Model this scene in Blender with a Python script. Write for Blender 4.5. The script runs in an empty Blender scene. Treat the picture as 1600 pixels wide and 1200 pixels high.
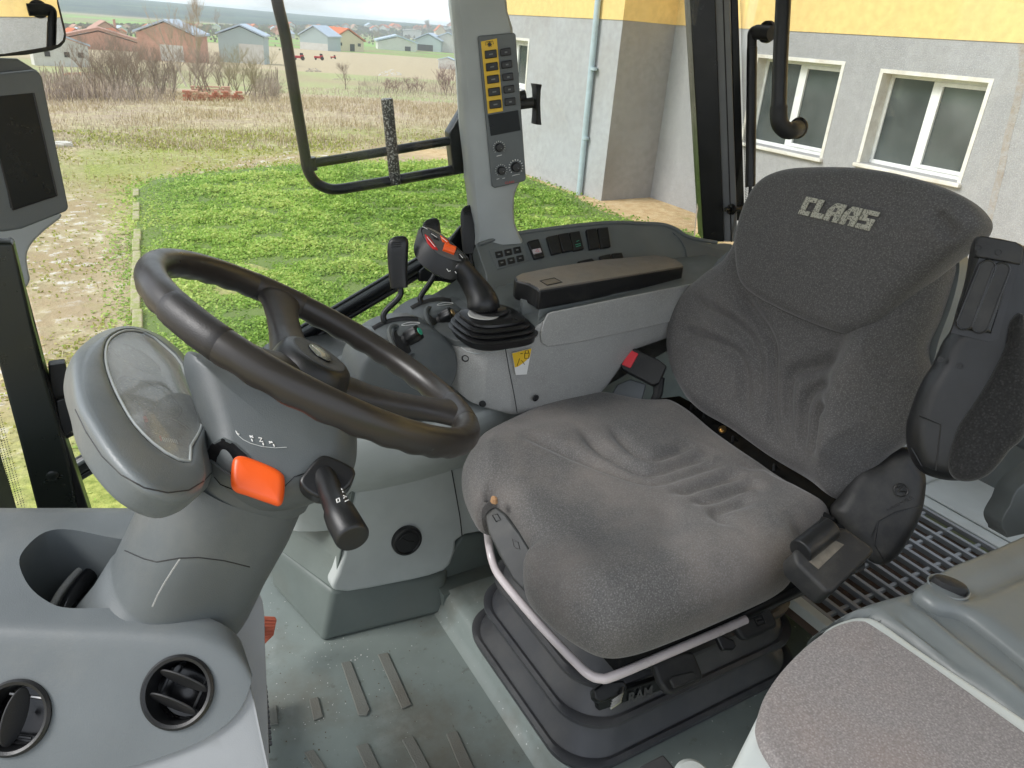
import bpy, math, random
import numpy as np
from mathutils import Vector as V, noise as MN
random.seed(7); rng = np.random.default_rng(7)
S = bpy.context.scene; C = S.collection
# ------------------------------------------------------------------ camera
# world: eye at the origin, X = towards the rear of the machine, Y = across the cab (away from the open door), Z up; metres
FPX, CX, CY = 1165.0, 800.0, 600.0
PITCH, ROLL, AZ = math.radians(25.35), math.radians(4.53), math.radians(32)
Zv = V((0, 0, 1)); hf = V((math.sin(AZ), math.cos(AZ), 0))
dv = hf*math.cos(PITCH) - Zv*math.sin(PITCH)
r0 = hf.cross(Zv).normalized(); u0 = r0.cross(dv)
rv = r0*math.cos(ROLL) + u0*math.sin(ROLL); uv = u0*math.cos(ROLL) - r0*math.sin(ROLL)
def ray(x, y): return (dv + rv*((x-CX)/FPX) - uv*((y-CY)/FPX))
def P(x, y, dep): return ray(x, y)*dep                      # point at a measured depth
def hz(x, y, z): v = ray(x, y); return v*(z/v.z)            # point on a horizontal level
def hy(x, y, Y): v = ray(x, y); return v*(Y/v.y)            # point on a wall across the cab
def hx(x, y, X): v = ray(x, y); return v*(X/v.x)
def hp(x, y, o, n): v = ray(x, y); o = V(o); n = V(n); return v*(o.dot(n)/v.dot(n))
def dep(p): return V(p).dot(dv)
cam = bpy.data.cameras.new('camera'); co = bpy.data.objects.new('camera', cam); C.objects.link(co)
from mathutils import Matrix
co.matrix_world = Matrix(((rv.x, uv.x, -dv.x, 0), (rv.y, uv.y, -dv.y, 0), (rv.z, uv.z, -dv.z, 0), (0, 0, 0, 1)))
cam.sensor_width = 36; cam.lens = 36*FPX/1600; cam.clip_start = 0.02; cam.clip_end = 20000
S.camera = co
# ------------------------------------------------------------------ materials
def nodes(name):
    m = bpy.data.materials.new(name); m.use_nodes = True
    nt = m.node_tree; b = nt.nodes['Principled BSDF']; return m, nt, b
def N(nt, t, **k):
    n = nt.nodes.new(t)
    for a, v in k.items():
        if a.startswith('i_'): n.inputs[a[2:].replace('_', ' ')].default_value = v
        else: setattr(n, a, v)
    return n
def noise_(nt, scale, detail=4, rough=.55, co='Object'):
    tc = N(nt, 'ShaderNodeTexCoord'); n = N(nt, 'ShaderNodeTexNoise')
    n.inputs['Scale'].default_value = scale; n.inputs['Detail'].default_value = detail; n.inputs['Roughness'].default_value = rough
    nt.links.new(tc.outputs[co], n.inputs['Vector']); return n
def ramp(nt, src, a, b, ca=(0, 0, 0, 1), cb=(1, 1, 1, 1)):
    r = N(nt, 'ShaderNodeValToRGB'); r.color_ramp.elements[0].position = a; r.color_ramp.elements[1].position = b
    r.color_ramp.elements[0].color = ca; r.color_ramp.elements[1].color = cb
    nt.links.new(src, r.inputs['Fac']); return r
def mixc(nt, fac, a, b):
    m = N(nt, 'ShaderNodeMix', data_type='RGBA')
    for s, v in ((0, fac), (6, a), (7, b)):
        if isinstance(v, (int, float)): m.inputs[s].default_value = v
        elif isinstance(v, tuple): m.inputs[s].default_value = (*v[:3], 1)
        else: nt.links.new(v, m.inputs[s])
    return m.outputs[2]
def c_(h):  # sRGB 0-255 -> linear
    return tuple(((v/255)/12.92 if v/255 <= .04045 else ((v/255+.055)/1.055)**2.4) for v in h)
def mat(name, col, rough=.5, bump=None, dirt=None, metal=0, coat=0, sheen=0, speck=None, dust=None, spec=.5):
    """bump=(scale,dist) grain; dirt=(col,scale,lo,hi,strength) soft stains; speck=(col,scale,lo,hi)"""
    m, nt, b = nodes(name); L = nt.links.new
    b.inputs['Roughness'].default_value = rough; b.inputs['Metallic'].default_value = metal
    b.inputs['Specular IOR Level'].default_value = spec
    if coat: b.inputs['Coat Weight'].default_value = coat; b.inputs['Coat Roughness'].default_value = .12
    if sheen: b.inputs['Sheen Weight'].default_value = sheen; b.inputs['Sheen Roughness'].default_value = .45
    cur = tuple(col)
    # slight tonal variation so nothing is perfectly flat
    nv = noise_(nt, 9, 3); rr = ramp(nt, nv.outputs['Fac'], .35, .65)
    cur = mixc(nt, rr.outputs['Color'], tuple(c*.93 for c in col), tuple(min(1, c*1.06) for c in col))
    for d in ([dirt] if isinstance(dirt, tuple) else (dirt or [])):
        n = noise_(nt, d[1], 6, .65); r = ramp(nt, n.outputs['Fac'], d[2], d[3], (0, 0, 0, 1), (d[4],)*3+(1,))
        cur = mixc(nt, r.outputs['Color'], cur, tuple(d[0]))
    if speck:
        n = noise_(nt, speck[1], 2, .6); r = ramp(nt, n.outputs['Fac'], speck[2], speck[3])
        cur = mixc(nt, r.outputs['Color'], cur, tuple(speck[0]))
    L(cur, b.inputs['Base Color'])
    nr = noise_(nt, 22, 5, .7); mr = N(nt, 'ShaderNodeMapRange'); L(nr.outputs['Fac'], mr.inputs['Value'])
    mr.inputs['From Min'].default_value = .3; mr.inputs['From Max'].default_value = .7
    mr.inputs['To Min'].default_value = max(0, rough-.07); mr.inputs['To Max'].default_value = min(1, rough+.09)
    L(mr.outputs['Result'], b.inputs['Roughness'])
    if bump:
        n = noise_(nt, bump[0], 2, .5); bp = N(nt, 'ShaderNodeBump'); bp.inputs['Strength'].default_value = bump[2] if len(bump) > 2 else .35
        bp.inputs['Distance'].default_value = bump[1]
        L(n.outputs['Fac'], bp.inputs['Height']); L(bp.outputs['Normal'], b.inputs['Normal'])
    return m
M = {}
dust = c_((150, 145, 132))
M['graydk'] = mat('column_grey_plastic', (.100, .112, .115), .42, (900, .0006, .4), (dust, 6, .5, .8, .22), spec=.4)
M['dash'] = mat('dashboard_grey_plastic', (.118, .132, .136), .43, (900, .0006, .4), (dust, 5, .5, .8, .25), spec=.4)
M['pod'] = mat('pod_grey_plastic', (.150, .168, .175), .36, (700, .0007, .4), (dust, 6, .5, .8, .15), spec=.45)
M['shelf'] = mat('shelf_green_grey_plastic', (.135, .150, .150), .42, (900, .0003), (dust, 5, .5, .8, .2))
M['light'] = mat('light_grey_plastic', (.46, .49, .475), .45, (700, .0004), (c_((120, 115, 100)), 5, .52, .8, .3))
M['panel'] = mat('grained_grey_plastic', (.345, .345, .335), .55, (600, .0008), (c_((105, 98, 84)), 5, .5, .78, .4), speck=((.46, .46, .44), 650, .5, .7))
M['floor'] = mat('green_grey_floor_mat', (.205, .240, .225), .46, (500, .0006), [(c_((98, 88, 72)), 3.2, .47, .70, .75), (c_((190, 195, 190)), 7, .55, .8, .35), (c_((70, 60, 48)), 30, .62, .72, .5)], speck=((.5, .53, .5), 120, .7, .76))
M['kick'] = mat('kick_panel_plastic', (.13, .155, .142), .5, (500, .0005), (c_((95, 90, 78)), 4, .5, .8, .4))
M['pillar'] = mat('pillar_trim_plastic', (.36, .385, .385), .5, (700, .0004), (dust, 4, .55, .8, .1))
M['steel_bk'] = mat('black_painted_steel', (.006, .007, .008), .32, None, spec=.4)
M['steel_gn'] = mat('dark_green_black_paint', (.012, .016, .013), .3, None, (dust, 8, .62, .85, .08))
M['black'] = mat('black_plastic', (.010, .0105, .0115), .4, (800, .0004), (dust, 9, .55, .85, .12))
M['blackm'] = mat('matt_black_plastic', (.017, .0175, .0185), .55, (700, .0006), (dust, 9, .5, .8, .14))
M['rubber'] = mat('black_rubber', (.011, .011, .012), .33, None, (dust, 9, .6, .85, .1))
M['bellow'] = mat('bellows_rubber', (.042, .044, .050), .42, (700, .0005), (dust, 7, .45, .8, .14))
M['wheel'] = mat('brown_black_wheel_rubber', (.027, .0235, .021), .33, (900, .0002), None, spec=.5)
M['wheelg'] = mat('grained_wheel_rubber', (.022, .020, .020), .42, (800, .0006, .35), (c_((90, 80, 70)), 6, .5, .8, .2), spec=.5)
M['gloss'] = mat('gloss_black', (.005, .005, .006), .15)
M['frame'] = mat('matt_black_frame', (.012, .0125, .013), .85, (300, .0006), (c_((70, 66, 60)), 12, .55, .8, .3), spec=.08)
M['sidep'] = mat('mid_grey_side_panel', (.25, .262, .27), .5, (900, .0004))
M['liner'] = mat('grey_post_liner', (.20, .205, .21), .45)
M['gripk'] = mat('smooth_black_grip', (.012, .0125, .013), .28)
M['print'] = mat('grey_key_print', (.16, .17, .17), .5)
M['screen'] = mat('dead_screen_glass', (.004, .007, .008), .3, spec=.25)
M['orange'] = mat('orange_plastic', (.93, .12, .015), .35, None, (c_((190, 80, 40)), 8, .55, .8, .25))
M['red'] = mat('red_plastic', (.75, .045, .06), .35)
M['pedal'] = mat('faded_orange_rubber', (.55, .14, .08), .6)
M['pinkw'] = mat('pinkish_white_paint', (.64, .58, .59), .3, None, (c_((110, 100, 95)), 14, .6, .8, .35), coat=.3)
M['yellow'] = mat('yellow_label', (.78, .5, .03), .45)
M['white'] = mat('white_print', (.8, .8, .78), .5)
M['redprint'] = mat('red_print', (.6, .02, .02), .5)
M['chrome'] = mat('scratched_steel', (.45, .44, .42), .35, None, metal=1)
M['worn'] = mat('chipped_black_paint', (.02, .02, .022), .4, None, metal=0, speck=((.30, .30, .29), 260, .54, .60))
M['brass'] = mat('brass_bolt', (.7, .5, .25), .3, metal=1)
M['greenp'] = mat('green_print', (.05, .4, .25), .5)
M['rim'] = mat('pale_edge_trim', (.5, .53, .52), .4)
M['pad'] = mat('grip_strip_grey', (.17, .175, .155), .7, (350, .0012, .7), (c_((95, 80, 62)), 6, .45, .75, .6))
def fabric(name, col, dustc, sc=330, sheen=.25, speckc=None, lo=.42, hi=.75, amt=.5, bd=.0012):
    m, nt, b = nodes(name); L = nt.links.new
    b.inputs['Roughness'].default_value = .95; b.inputs['Specular IOR Level'].default_value = .15
    b.inputs['Sheen Weight'].default_value = sheen; b.inputs['Sheen Roughness'].default_value = .4
    n1 = noise_(nt, sc, 2, .6); r1 = ramp(nt, n1.outputs['Fac'], .40, .68)
    cur = mixc(nt, r1.outputs['Color'], tuple(c*.86 for c in col), tuple(speckc or [c*1.28 for c in col]))
    n2 = noise_(nt, 4.5, 5, .6); r2 = ramp(nt, n2.outputs['Fac'], lo, hi, (0, 0, 0, 1), (amt,)*3+(1,))
    cur = mixc(nt, r2.outputs['Color'], cur, tuple(dustc))
    tc3 = N(nt, 'ShaderNodeTexCoord'); n3 = N(nt, 'ShaderNodeTexVoronoi'); n3.inputs['Scale'].default_value = sc*.72; L(tc3.outputs['Object'], n3.inputs['Vector'])
    r3 = ramp(nt, n3.outputs['Distance'], .12, .42, (.62,)*3+(1,), (0, 0, 0, 1))
    cur = mixc(nt, r3.outputs['Color'], cur, tuple(min(1, c*(2.1 if col[0] < .15 else 1.7)) for c in col))
    L(cur, b.inputs['Base Color'])
    bp = N(nt, 'ShaderNodeBump'); bp.inputs['Strength'].default_value = .6; bp.inputs['Distance'].default_value = bd
    L(n1.outputs['Fac'], bp.inputs['Height']); L(bp.outputs['Normal'], b.inputs['Normal'])
    return m
M['cushion'] = fabric('grey_velour', (.124, .121, .119), c_((160, 149, 141)), sc=420, lo=.42, hi=.72, amt=.42)
M['back'] = fabric('grey_velour_backrest', (.098, .095, .094), c_((118, 111, 105)), sc=420, lo=.5, hi=.8, amt=.25)
M['pad2'] = fabric('grey_woven_pad', (.185, .170, .165), c_((134, 112, 100)), sc=420, lo=.45, hi=.72, amt=.45, bd=.0006)
M['armfab'] = fabric('black_armrest_fabric', (.024, .024, .024), c_((90, 84, 78)), lo=.5, hi=.8, amt=.12)
def glass(name, tint=(1, 1, 1), dirt=.04, scale=3):
    m, nt, b = nodes(name); L = nt.links.new; nt.nodes.remove(b)
    out = nt.nodes['Material Output']
    tr = N(nt, 'ShaderNodeBsdfTransparent'); tr.inputs[0].default_value = (*tint, 1)
    gl = N(nt, 'ShaderNodeBsdfGlossy'); gl.inputs['Roughness'].default_value = .02
    fr = N(nt, 'ShaderNodeFresnel'); fr.inputs[0].default_value = 1.35
    mx = N(nt, 'ShaderNodeMixShader'); L(fr.outputs[0], mx.inputs[0]); L(tr.outputs[0], mx.inputs[1]); L(gl.outputs[0], mx.inputs[2])
    df = N(nt, 'ShaderNodeBsdfDiffuse'); df.inputs[0].default_value = (.7, .7, .66, 1)
    n = noise_(nt, scale, 7, .7); r = ramp(nt, n.outputs['Fac'], .45, .8, (0, 0, 0, 1), (dirt,)*3+(1,))
    mx2 = N(nt, 'ShaderNodeMixShader'); L(r.outputs['Color'], mx2.inputs[0]); L(mx.outputs[0], mx2.inputs[1]); L(df.outputs[0], mx2.inputs[2])
    L(mx2.outputs[0], out.inputs[0]); return m
def lensmat():
    m, nt, b = nodes('scratched_clear_lens'); L = nt.links.new
    b.inputs['Base Color'].default_value = (.62, .63, .60, 1); b.inputs['Roughness'].default_value = .06; b.inputs['Specular IOR Level'].default_value = 1.0
    tr = N(nt, 'ShaderNodeBsdfTransparent'); n = noise_(nt, 9, 5, .7); r = ramp(nt, n.outputs['Fac'], .3, .75, (.30,)*3+(1,), (.46,)*3+(1,))
    n2 = noise_(nt, 60, 3, .8); n2.inputs['Distortion'].default_value = 6; r2 = ramp(nt, n2.outputs['Fac'], .60, .66, (0, 0, 0, 1), (.16,)*3+(1,))
    ad = N(nt, 'ShaderNodeMath', operation='ADD'); L(r.outputs['Color'], ad.inputs[0]); L(r2.outputs['Color'], ad.inputs[1])
    mx = N(nt, 'ShaderNodeMixShader'); L(ad.outputs[0], mx.inputs[0]); L(tr.outputs[0], mx.inputs[1]); L(b.outputs[0], mx.inputs[2]); L(mx.outputs[0], nt.nodes['Material Output'].inputs[0]); return m
M['glass'] = glass('cab_glass', (.97, .985, .975), .09)
M['lens'] = lensmat()
# ------------------------------------------------------------------ mesh helpers
class MB:
    def __init__(s): s.v = []; s.f = []
    def add(s, vs, fs):
        o = len(s.v); s.v += [tuple(v) for v in vs]; s.f += [tuple(i+o for i in f) for f in fs]; return s
    def box(s, c, ax, hs):
        c = V(c); ax = [V(a).normalized()*h for a, h in zip(ax, hs)]
        vs = [c+ax[0]*i+ax[1]*j+ax[2]*k for i in (-1, 1) for j in (-1, 1) for k in (-1, 1)]
        return s.add(vs, [(0, 1, 3, 2), (4, 6, 7, 5), (0, 4, 5, 1), (2, 3, 7, 6), (0, 2, 6, 4), (1, 5, 7, 3)])
    def aabb(s, a, b):
        a, b = V(a), V(b); return s.box((a+b)/2, ((1, 0, 0), (0, 1, 0), (0, 0, 1)), (b-a)/2)
    def prism(s, pts, vec, back=None):
        n = len(pts); pts = [V(p) for p in pts]; vec = V(vec)
        bk = [p+vec for p in pts] if back is None else back
        s.add(pts+bk, [tuple(range(n)), tuple(range(2*n-1, n-1, -1))]+[(i, i+n, (i+1) % n+n, (i+1) % n) for i in range(n)]); return s
    def tube(s, pts, r, seg=14, closed=False):
        pts = [V(p) for p in pts]; n = len(pts); rs = r if isinstance(r, (list, tuple)) else [r]*n
        tn = []
        for i in range(n):
            a = pts[(i-1) % n] if (closed or i) else pts[0]; b = pts[(i+1) % n] if (closed or i < n-1) else pts[-1]
            tn.append((b-a).normalized())
        u = tn[0].orthogonal().normalized(); vs = []
        for i in range(n):
            u = (u - tn[i]*u.dot(tn[i])).normalized(); w = tn[i].cross(u)
            vs += [pts[i]+(u*math.cos(2*math.pi*k/seg)+w*math.sin(2*math.pi*k/seg))*rs[i] for k in range(seg)]
        fs = []
        m = n if closed else n-1
        for i in range(m):
            for k in range(seg):
                a, b = i*seg+k, i*seg+(k+1) % seg; c, d = ((i+1) % n)*seg+(k+1) % seg, ((i+1) % n)*seg+k
                fs.append((a, b, c, d))
        if not closed: fs += [tuple(range(seg-1, -1, -1)), tuple((n-1)*seg+k for k in range(seg))]
        return s.add(vs, fs)
    def loft(s, secs, cap=True):
        n = len(secs[0]); vs = [V(p) for q in secs for p in q]; fs = []
        for i in range(len(secs)-1):
            for k in range(n): fs.append((i*n+k, i*n+(k+1) % n, (i+1)*n+(k+1) % n, (i+1)*n+k))
        if cap: fs += [tuple(range(n-1, -1, -1)), tuple((len(secs)-1)*n+k for k in range(n))]
        return s.add(vs, fs)
    def lathe(s, o, axis, prof, seg=40, cap=True):
        o = V(o); a = V(axis).normalized(); u = a.orthogonal().normalized(); w = a.cross(u)
        return s.loft([[o+a*h+(u*math.cos(2*math.pi*k/seg)+w*math.sin(2*math.pi*k/seg))*r for k in range(seg)] for r, h in prof], cap)
def cr(pts, n=8, closed=True):
    pts = [V(p) for p in pts]; m = len(pts); out = []
    rngi = range(m) if closed else range(m-1)
    for i in rngi:
        g = (lambda j: pts[j % m]) if closed else (lambda j: pts[min(max(j, 0), m-1)])
        p0, p1, p2, p3 = g(i-1), g(i), g(i+1), g(i+2)
        for k in range(n):
            t = k/n; out.append(.5*((2*p1)+(p2-p0)*t+(2*p0-5*p1+4*p2-p3)*t*t+(3*p1-p0-3*p2+p3)*t**3))
    if not closed: out.append(pts[-1])
    return out
def base_of(o):
    t = V((0, 0, 0))
    while o is not None: t += o.location; o = o.parent
    return t
def obj(name, mb, m, parent=None, bev=0, smooth=True, sub=0, seg=3, ang=35):
    vs = [V(v) for v in mb.v]
    if parent is None:
        lo = V([min(v[i] for v in vs) for i in range(3)]); hi = V([max(v[i] for v in vs) for i in range(3)])
        off = V(((lo.x+hi.x)/2, (lo.y+hi.y)/2, lo.z))
    else: off = base_of(parent)
    me = bpy.data.meshes.new(name); me.from_pydata([v-off for v in vs], [], mb.f); me.update()
    import bmesh
    bm = bmesh.new(); bm.from_mesh(me); bmesh.ops.recalc_face_normals(bm, faces=bm.faces); bm.to_mesh(me); bm.free()
    o = bpy.data.objects.new(name, me); C.objects.link(o)
    if parent is None: o.location = off
    else: o.parent = parent
    me.materials.append(m)
    if bev:
        b = o.modifiers.new('bevel', 'BEVEL'); b.width = bev; b.segments = seg; b.limit_method = 'ANGLE'; b.angle_limit = math.radians(ang); b.harden_normals = False
    if sub:
        b = o.modifiers.new('sub', 'SUBSURF'); b.levels = sub; b.render_levels = sub
    if smooth:
        for p in me.polygons: p.use_smooth = True
        if hasattr(me, 'set_sharp_from_angle') and not sub: me.set_sharp_from_angle(angle=math.radians(40 if not bev else 75))
    return o
def tag(o, label, cat, group=None, kind=None):
    if label: o['label'] = label
    if cat: o['category'] = cat
    if group: o['group'] = group
    if kind: o['kind'] = kind
    return o
def thing(name, label, cat, loc, group=None):
    o = bpy.data.objects.new(name, None); C.objects.link(o); o.location = V(loc); o.empty_display_size = .05
    return tag(o, label, cat, group)
def struct(name, mb, m, **k):
    o = obj(name, mb, m, **k); o['kind'] = 'structure'; return o
def px(plist, o, n): return [hp(x, y, o, n) for x, y in plist]
def slab(pts, thick, n):  # front outline in 3-D, pushed back against the normal
    n = V(n).normalized(); return MB().prism(pts, -n*thick)
def rrect(c, a, b, ha, hb, r, n=5):
    c, a, b = V(c), V(a).normalized(), V(b).normalized(); out = []
    for (sa, sb, t0) in ((1, 1, 0), (-1, 1, 90), (-1, -1, 180), (1, -1, 270)):
        for k in range(n+1):
            t = math.radians(t0+90*k/n); out.append(c+a*(sa*(ha-r)+r*math.cos(t))+b*(sb*(hb-r)+r*math.sin(t)))
    return out
def text(name, s, o, xd, yd, size, m, parent, ext=.0004, lift=.0006, sx=1.0, shear=0, bold=0):
    cu = bpy.data.curves.new('t', 'FONT'); cu.body = s; cu.size = 1; cu.extrude = 0; cu.shear = shear; cu.offset = bold
    t = bpy.data.objects.new('t', cu); C.objects.link(t); dg = bpy.context.evaluated_depsgraph_get()
    me = bpy.data.meshes.new_from_object(t.evaluated_get(dg)); bpy.data.objects.remove(t)
    xd = V(xd).normalized(); yd = V(yd); yd = (yd-xd*yd.dot(xd)).normalized(); n = xd.cross(yd); mb = MB()
    vs = [V(o)+xd*(v.co.x*size*sx)+yd*(v.co.y*size)+n*lift for v in me.vertices]
    fs = [tuple(p.vertices) for p in me.polygons]; mb.add(vs, fs)
    return obj(name, mb, m, parent, smooth=False)
def smin_polydist(pts2, poly):
    """min distance from pts (k,2) to closed/open polyline segments (m,2)->(m-1 segs)"""
    out = np.full(len(pts2), 1e9)
    for a, b in zip(poly[:-1], poly[1:]):
        ab = b-a; L2 = (ab@ab) or 1e-12
        t = np.clip(((pts2-a)@ab)/L2, 0, 1); d = np.linalg.norm(pts2-(a+t[:, None]*ab), axis=1); out = np.minimum(out, d)
    return out
def pillow(outline, o, n, R, T, dome=0, grooves=(), N0=200, rings=46, extra=None, curl=.02, flare=0, center=None):
    """soft pad: outline (3-D, lies near plane o,n), edge radius R, thickness T, grooves=[(pts3d, depth, width)]"""
    o = V(o); n = V(n).normalized(); a = V((0, 1, 0)); a = (a-n*a.dot(n)).normalized(); b = n.cross(a)
    ol = cr(outline, 10); q = np.array([[(p-o).dot(a), (p-o).dot(b)] for p in ol])
    seg = np.linalg.norm(np.roll(q, -1, 0)-q, axis=1); cum = np.concatenate([[0], np.cumsum(seg)])
    qq = np.vstack([q, q[:1]]); t = np.linspace(0, cum[-1], N0, endpoint=False)
    ou = np.stack([np.interp(t, cum, qq[:, 0]), np.interp(t, cum, qq[:, 1])], 1)
    c = ou.mean(0) if center is None else np.array([(V(center)-o).dot(a), (V(center)-o).dot(b)])
    ss = np.concatenate([[1, .996, .99, .982, .972, .96, .945, .93], np.linspace(.912, .0, rings)])
    pts = np.vstack([c+s*(ou-c) for s in ss]); clo = np.vstack([ou, ou[:1]])
    d = smin_polydist(pts, clo); d[:N0] = 0
    x = np.clip(1-d/R, 0, 1); h = -R*(1-np.sqrt(np.clip(1-x*x, 0, 1)))
    dm = d.max(); h = h + dome*(1-(1-np.clip(d/dm, 0, 1))**2)
    fade = np.clip(d/(R*.9), 0, 1)
    for g, dp, w in grooves:
        gp = np.array([[(p-o).dot(a), (p-o).dot(b)] for p in cr(g, 8, False)])
        ls = np.concatenate([[0], np.cumsum(np.linalg.norm(np.diff(gp, axis=0), axis=1))]); dd = np.full(len(pts), 1e9); uu_ = np.zeros(len(pts))
        for k_ in range(len(gp)-1):
            ab = gp[k_+1]-gp[k_]; t_ = np.clip(((pts-gp[k_])@ab)/((ab@ab) or 1e-12), 0, 1); dk_ = np.linalg.norm(pts-(gp[k_]+t_[:, None]*ab), axis=1)
            m__ = dk_ < dd; dd = np.where(m__, dk_, dd); uu_ = np.where(m__, ls[k_]+t_*(ls[k_+1]-ls[k_]), uu_)
        tl = min(.06, ls[-1]*.25); tp = np.clip(np.minimum(uu_, ls[-1]-uu_)/tl, 0, 1); tp = .12+.88*tp*tp*(3-2*tp)
        h = h - dp*np.exp(-(dd/w)**2)*fade*tp
    if extra is not None: h = h + extra(pts)*fade
    vs = [tuple(o+a*float(p[0])+b*float(p[1])+n*float(hh)) for p, hh in zip(pts, h)]
    nr = len(ss); fs = []
    for i in range(nr-1):
        for k in range(N0): fs.append((i*N0+k, i*N0+(k+1) % N0, (i+1)*N0+(k+1) % N0, (i+1)*N0+k))
    base = len(vs); m2 = 8  # side curl under
    for j in range(1, m2+1):
        tt = j/m2; z = -R-(T-R)*tt; ins = curl*(1-math.sqrt(max(0, 1-tt*tt)))
        for k in range(N0):
            dr = c-ou[k]; dr = dr/np.linalg.norm(dr); p = ou[k]+dr*ins
            vs.append(tuple(o+a*float(p[0])+b*float(p[1])+n*z))
    for j in range(m2):
        p0 = 0 if j == 0 else base+(j-1)*N0; p1 = base+j*N0
        for k in range(N0): fs.append((p0+(k+1) % N0, p0+k, p1+k, p1+(k+1) % N0))
    fs.append(tuple(base+(m2-1)*N0+k for k in range(N0)))
    mb = MB(); mb.v = vs; mb.f = fs; return mb

def byang(ring, c, n_, n=72):
    u = V((0, 1, 0)); u = (u-n_*u.dot(n_)).normalized(); w_ = n_.cross(u)
    ang = np.array([math.atan2((p-c).dot(w_), (p-c).dot(u)) for p in ring]); rad = np.array([((p-c)-(p-c).dot(n_)*n_).length for p in ring])
    o_ = np.argsort(ang); ang, rad = ang[o_], rad[o_]; out = []
    for a in np.linspace(-math.pi, math.pi, n, endpoint=False):
        out.append(c+(u*math.cos(a)+w_*math.sin(a))*float(np.interp(a, np.concatenate([ang-2*math.pi, ang, ang+2*math.pi]), np.tile(rad, 3))))
    return out
def surf(o, x, y, lift=0):
    """point of a finished surface seen along this direction, lifted along its normal"""
    ok, loc, nr_, _ = o.ray_cast(-base_of(o), ray(x, y).normalized())
    if not ok: return None, None
    if nr_.dot(dv) > 0: nr_ = -nr_
    return loc+base_of(o)+nr_*lift, nr_
def stick(name, o, pts, m, par, lift=.001, th=.003, bev=0, smooth=True):
    bpy.context.view_layer.update()
    q = [surf(o, x, y, lift)[0] for x, y in pts]; q = [p for p in q if p is not None]
    if len(q) < 3: return None
    n = sum((surf(o, x, y)[1] for x, y in pts if surf(o, x, y)[1] is not None), V()).normalized()
    return obj(name, MB().prism(q, -n*th), m, par, bev=bev, smooth=smooth)
def stickline(name, o, lines, m, par, r=.0008, lift=.0006):
    bpy.context.view_layer.update(); mb = MB()
    for l in lines:
        d_ = []
        for (xa, ya), (xb, yb) in zip(l[:-1], l[1:]):
            k_ = max(1, int(math.hypot(xb-xa, yb-ya)/3)); d_ += [(xa+(xb-xa)*i_/k_, ya+(yb-ya)*i_/k_) for i_ in range(k_)]
        l = d_+[l[-1]]
        q = [surf(o, x, y, lift)[0] for x, y in l]; q = [p for p in q if p is not None]
        if len(q) > 1: mb.tube(q, r, 5)
    return obj(name, mb, m, par) if mb.v else None
# ================================================================== OUTSIDE
GZ = -2.8
def hgt(r): return np.interp(r, [0, 20, 30, 60, 150, 300, 600, 1500, 2500, 3600, 5200, 7000, 9000], [-2.8, -2.82, -3.15, -5.3, -12.2, -18, -27, -50, -58, -62, -28, -8, -8])
RT = np.geomspace(1, 9000, 6000); HT = hgt(RT)
def bump_(x, y, r):
    a = math.atan2(x, y)
    return 0 if r < 3000 else (r-3000)/4000*(7*math.sin(3.1*a+.5)+5*math.sin(7.3*a+2)+2*math.sin(17*a)-16*max(0, a-.0))
def ground(px_, py_):
    v = ray(px_, py_); hl = math.hypot(v.x, v.y); k_ = np.nonzero(v.z/hl*RT < HT)[0]; r = float(RT[k_[0]]) if len(k_) else 9000.
    return V((v.x/hl*r, v.y/hl*r, float(hgt(r))))
angs = np.radians(np.concatenate([np.linspace(-180, -50, 40, endpoint=False), np.linspace(-50, 100, 520, endpoint=False), np.linspace(100, 180, 24, endpoint=False)]))
rads = np.concatenate([[.5, 2], np.linspace(3.5, 26, 150), np.geomspace(26.5, 9000, 150)])
track = np.array([[p.x, p.y] for p in [hz(x, y, GZ) for x, y in [(-150,620),(20,470),(75,400),(110,330),(200,295),(330,262),(470,243),(640,228),(800,215)]]])
patch2 = np.array([[p.x, p.y] for p in [hz(x, y, GZ) for x, y in [(215,640),(214,300),(240,283),(330,272),(420,262),(560,256),(700,252),(800,272),(850,290),(885,302),(930,328),(1000,352),(1080,366)]]]+[[5.5, 3.5], [.2, 3.5]])
vs, at_t, at_s, at_f, at_h, at_g = [], [], [], [], [], []
A, Rr = np.meshgrid(angs, rads, indexing='ij'); XX = Rr*np.sin(A); YY = Rr*np.cos(A)
ZZ = hgt(Rr)
for i in range(A.shape[0]):
    for k in range(A.shape[1]):
        if Rr[i, k] > 3000: ZZ[i, k] += bump_(XX[i, k], YY[i, k], Rr[i, k])
P2 = np.stack([XX.ravel(), YY.ravel()], 1)
for i, p in enumerate(P2):
    pass
dtr = smin_polydist(P2, track)
mt = .75*np.exp(-(dtr/.9)**2)+.25*np.exp(-(dtr/2.5)**2)
ms = np.clip((P2[:, 0]-(6.6+.25*np.sin(P2[:, 1]*1.3)))/1.2, 0, 1)*(P2[:, 1] < 17.5)*(P2[:, 0] < 60)*(P2[:, 1] > -20)
rr_ = Rr.ravel()
mf = ((rr_ > 900) & (rr_ < 3300)).astype(float)*.8+np.where((rr_ > 60) & (rr_ < 260), .35, 0)
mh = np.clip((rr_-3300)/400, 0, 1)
nz = np.array([MN.noise(V((x*.12, y*.12, 3.3))) for x, y in P2])
nz2 = np.array([MN.noise(V((x*.35, y*.35, 9.1))) for x, y in P2])
ZZ = ZZ+np.where(Rr < 60, (nz2.reshape(Rr.shape))*.05, 0)
nA, nR = A.shape
verts = np.stack([XX, YY, ZZ], 2).reshape(-1, 3)
faces = [(i*nR+k, ((i+1) % nA)*nR+k, ((i+1) % nA)*nR+k+1, i*nR+k+1) for i in range(nA) for k in range(nR-1)]
me = bpy.data.meshes.new('ground'); me.from_pydata(verts.tolist(), [], faces); me.update()
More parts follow.
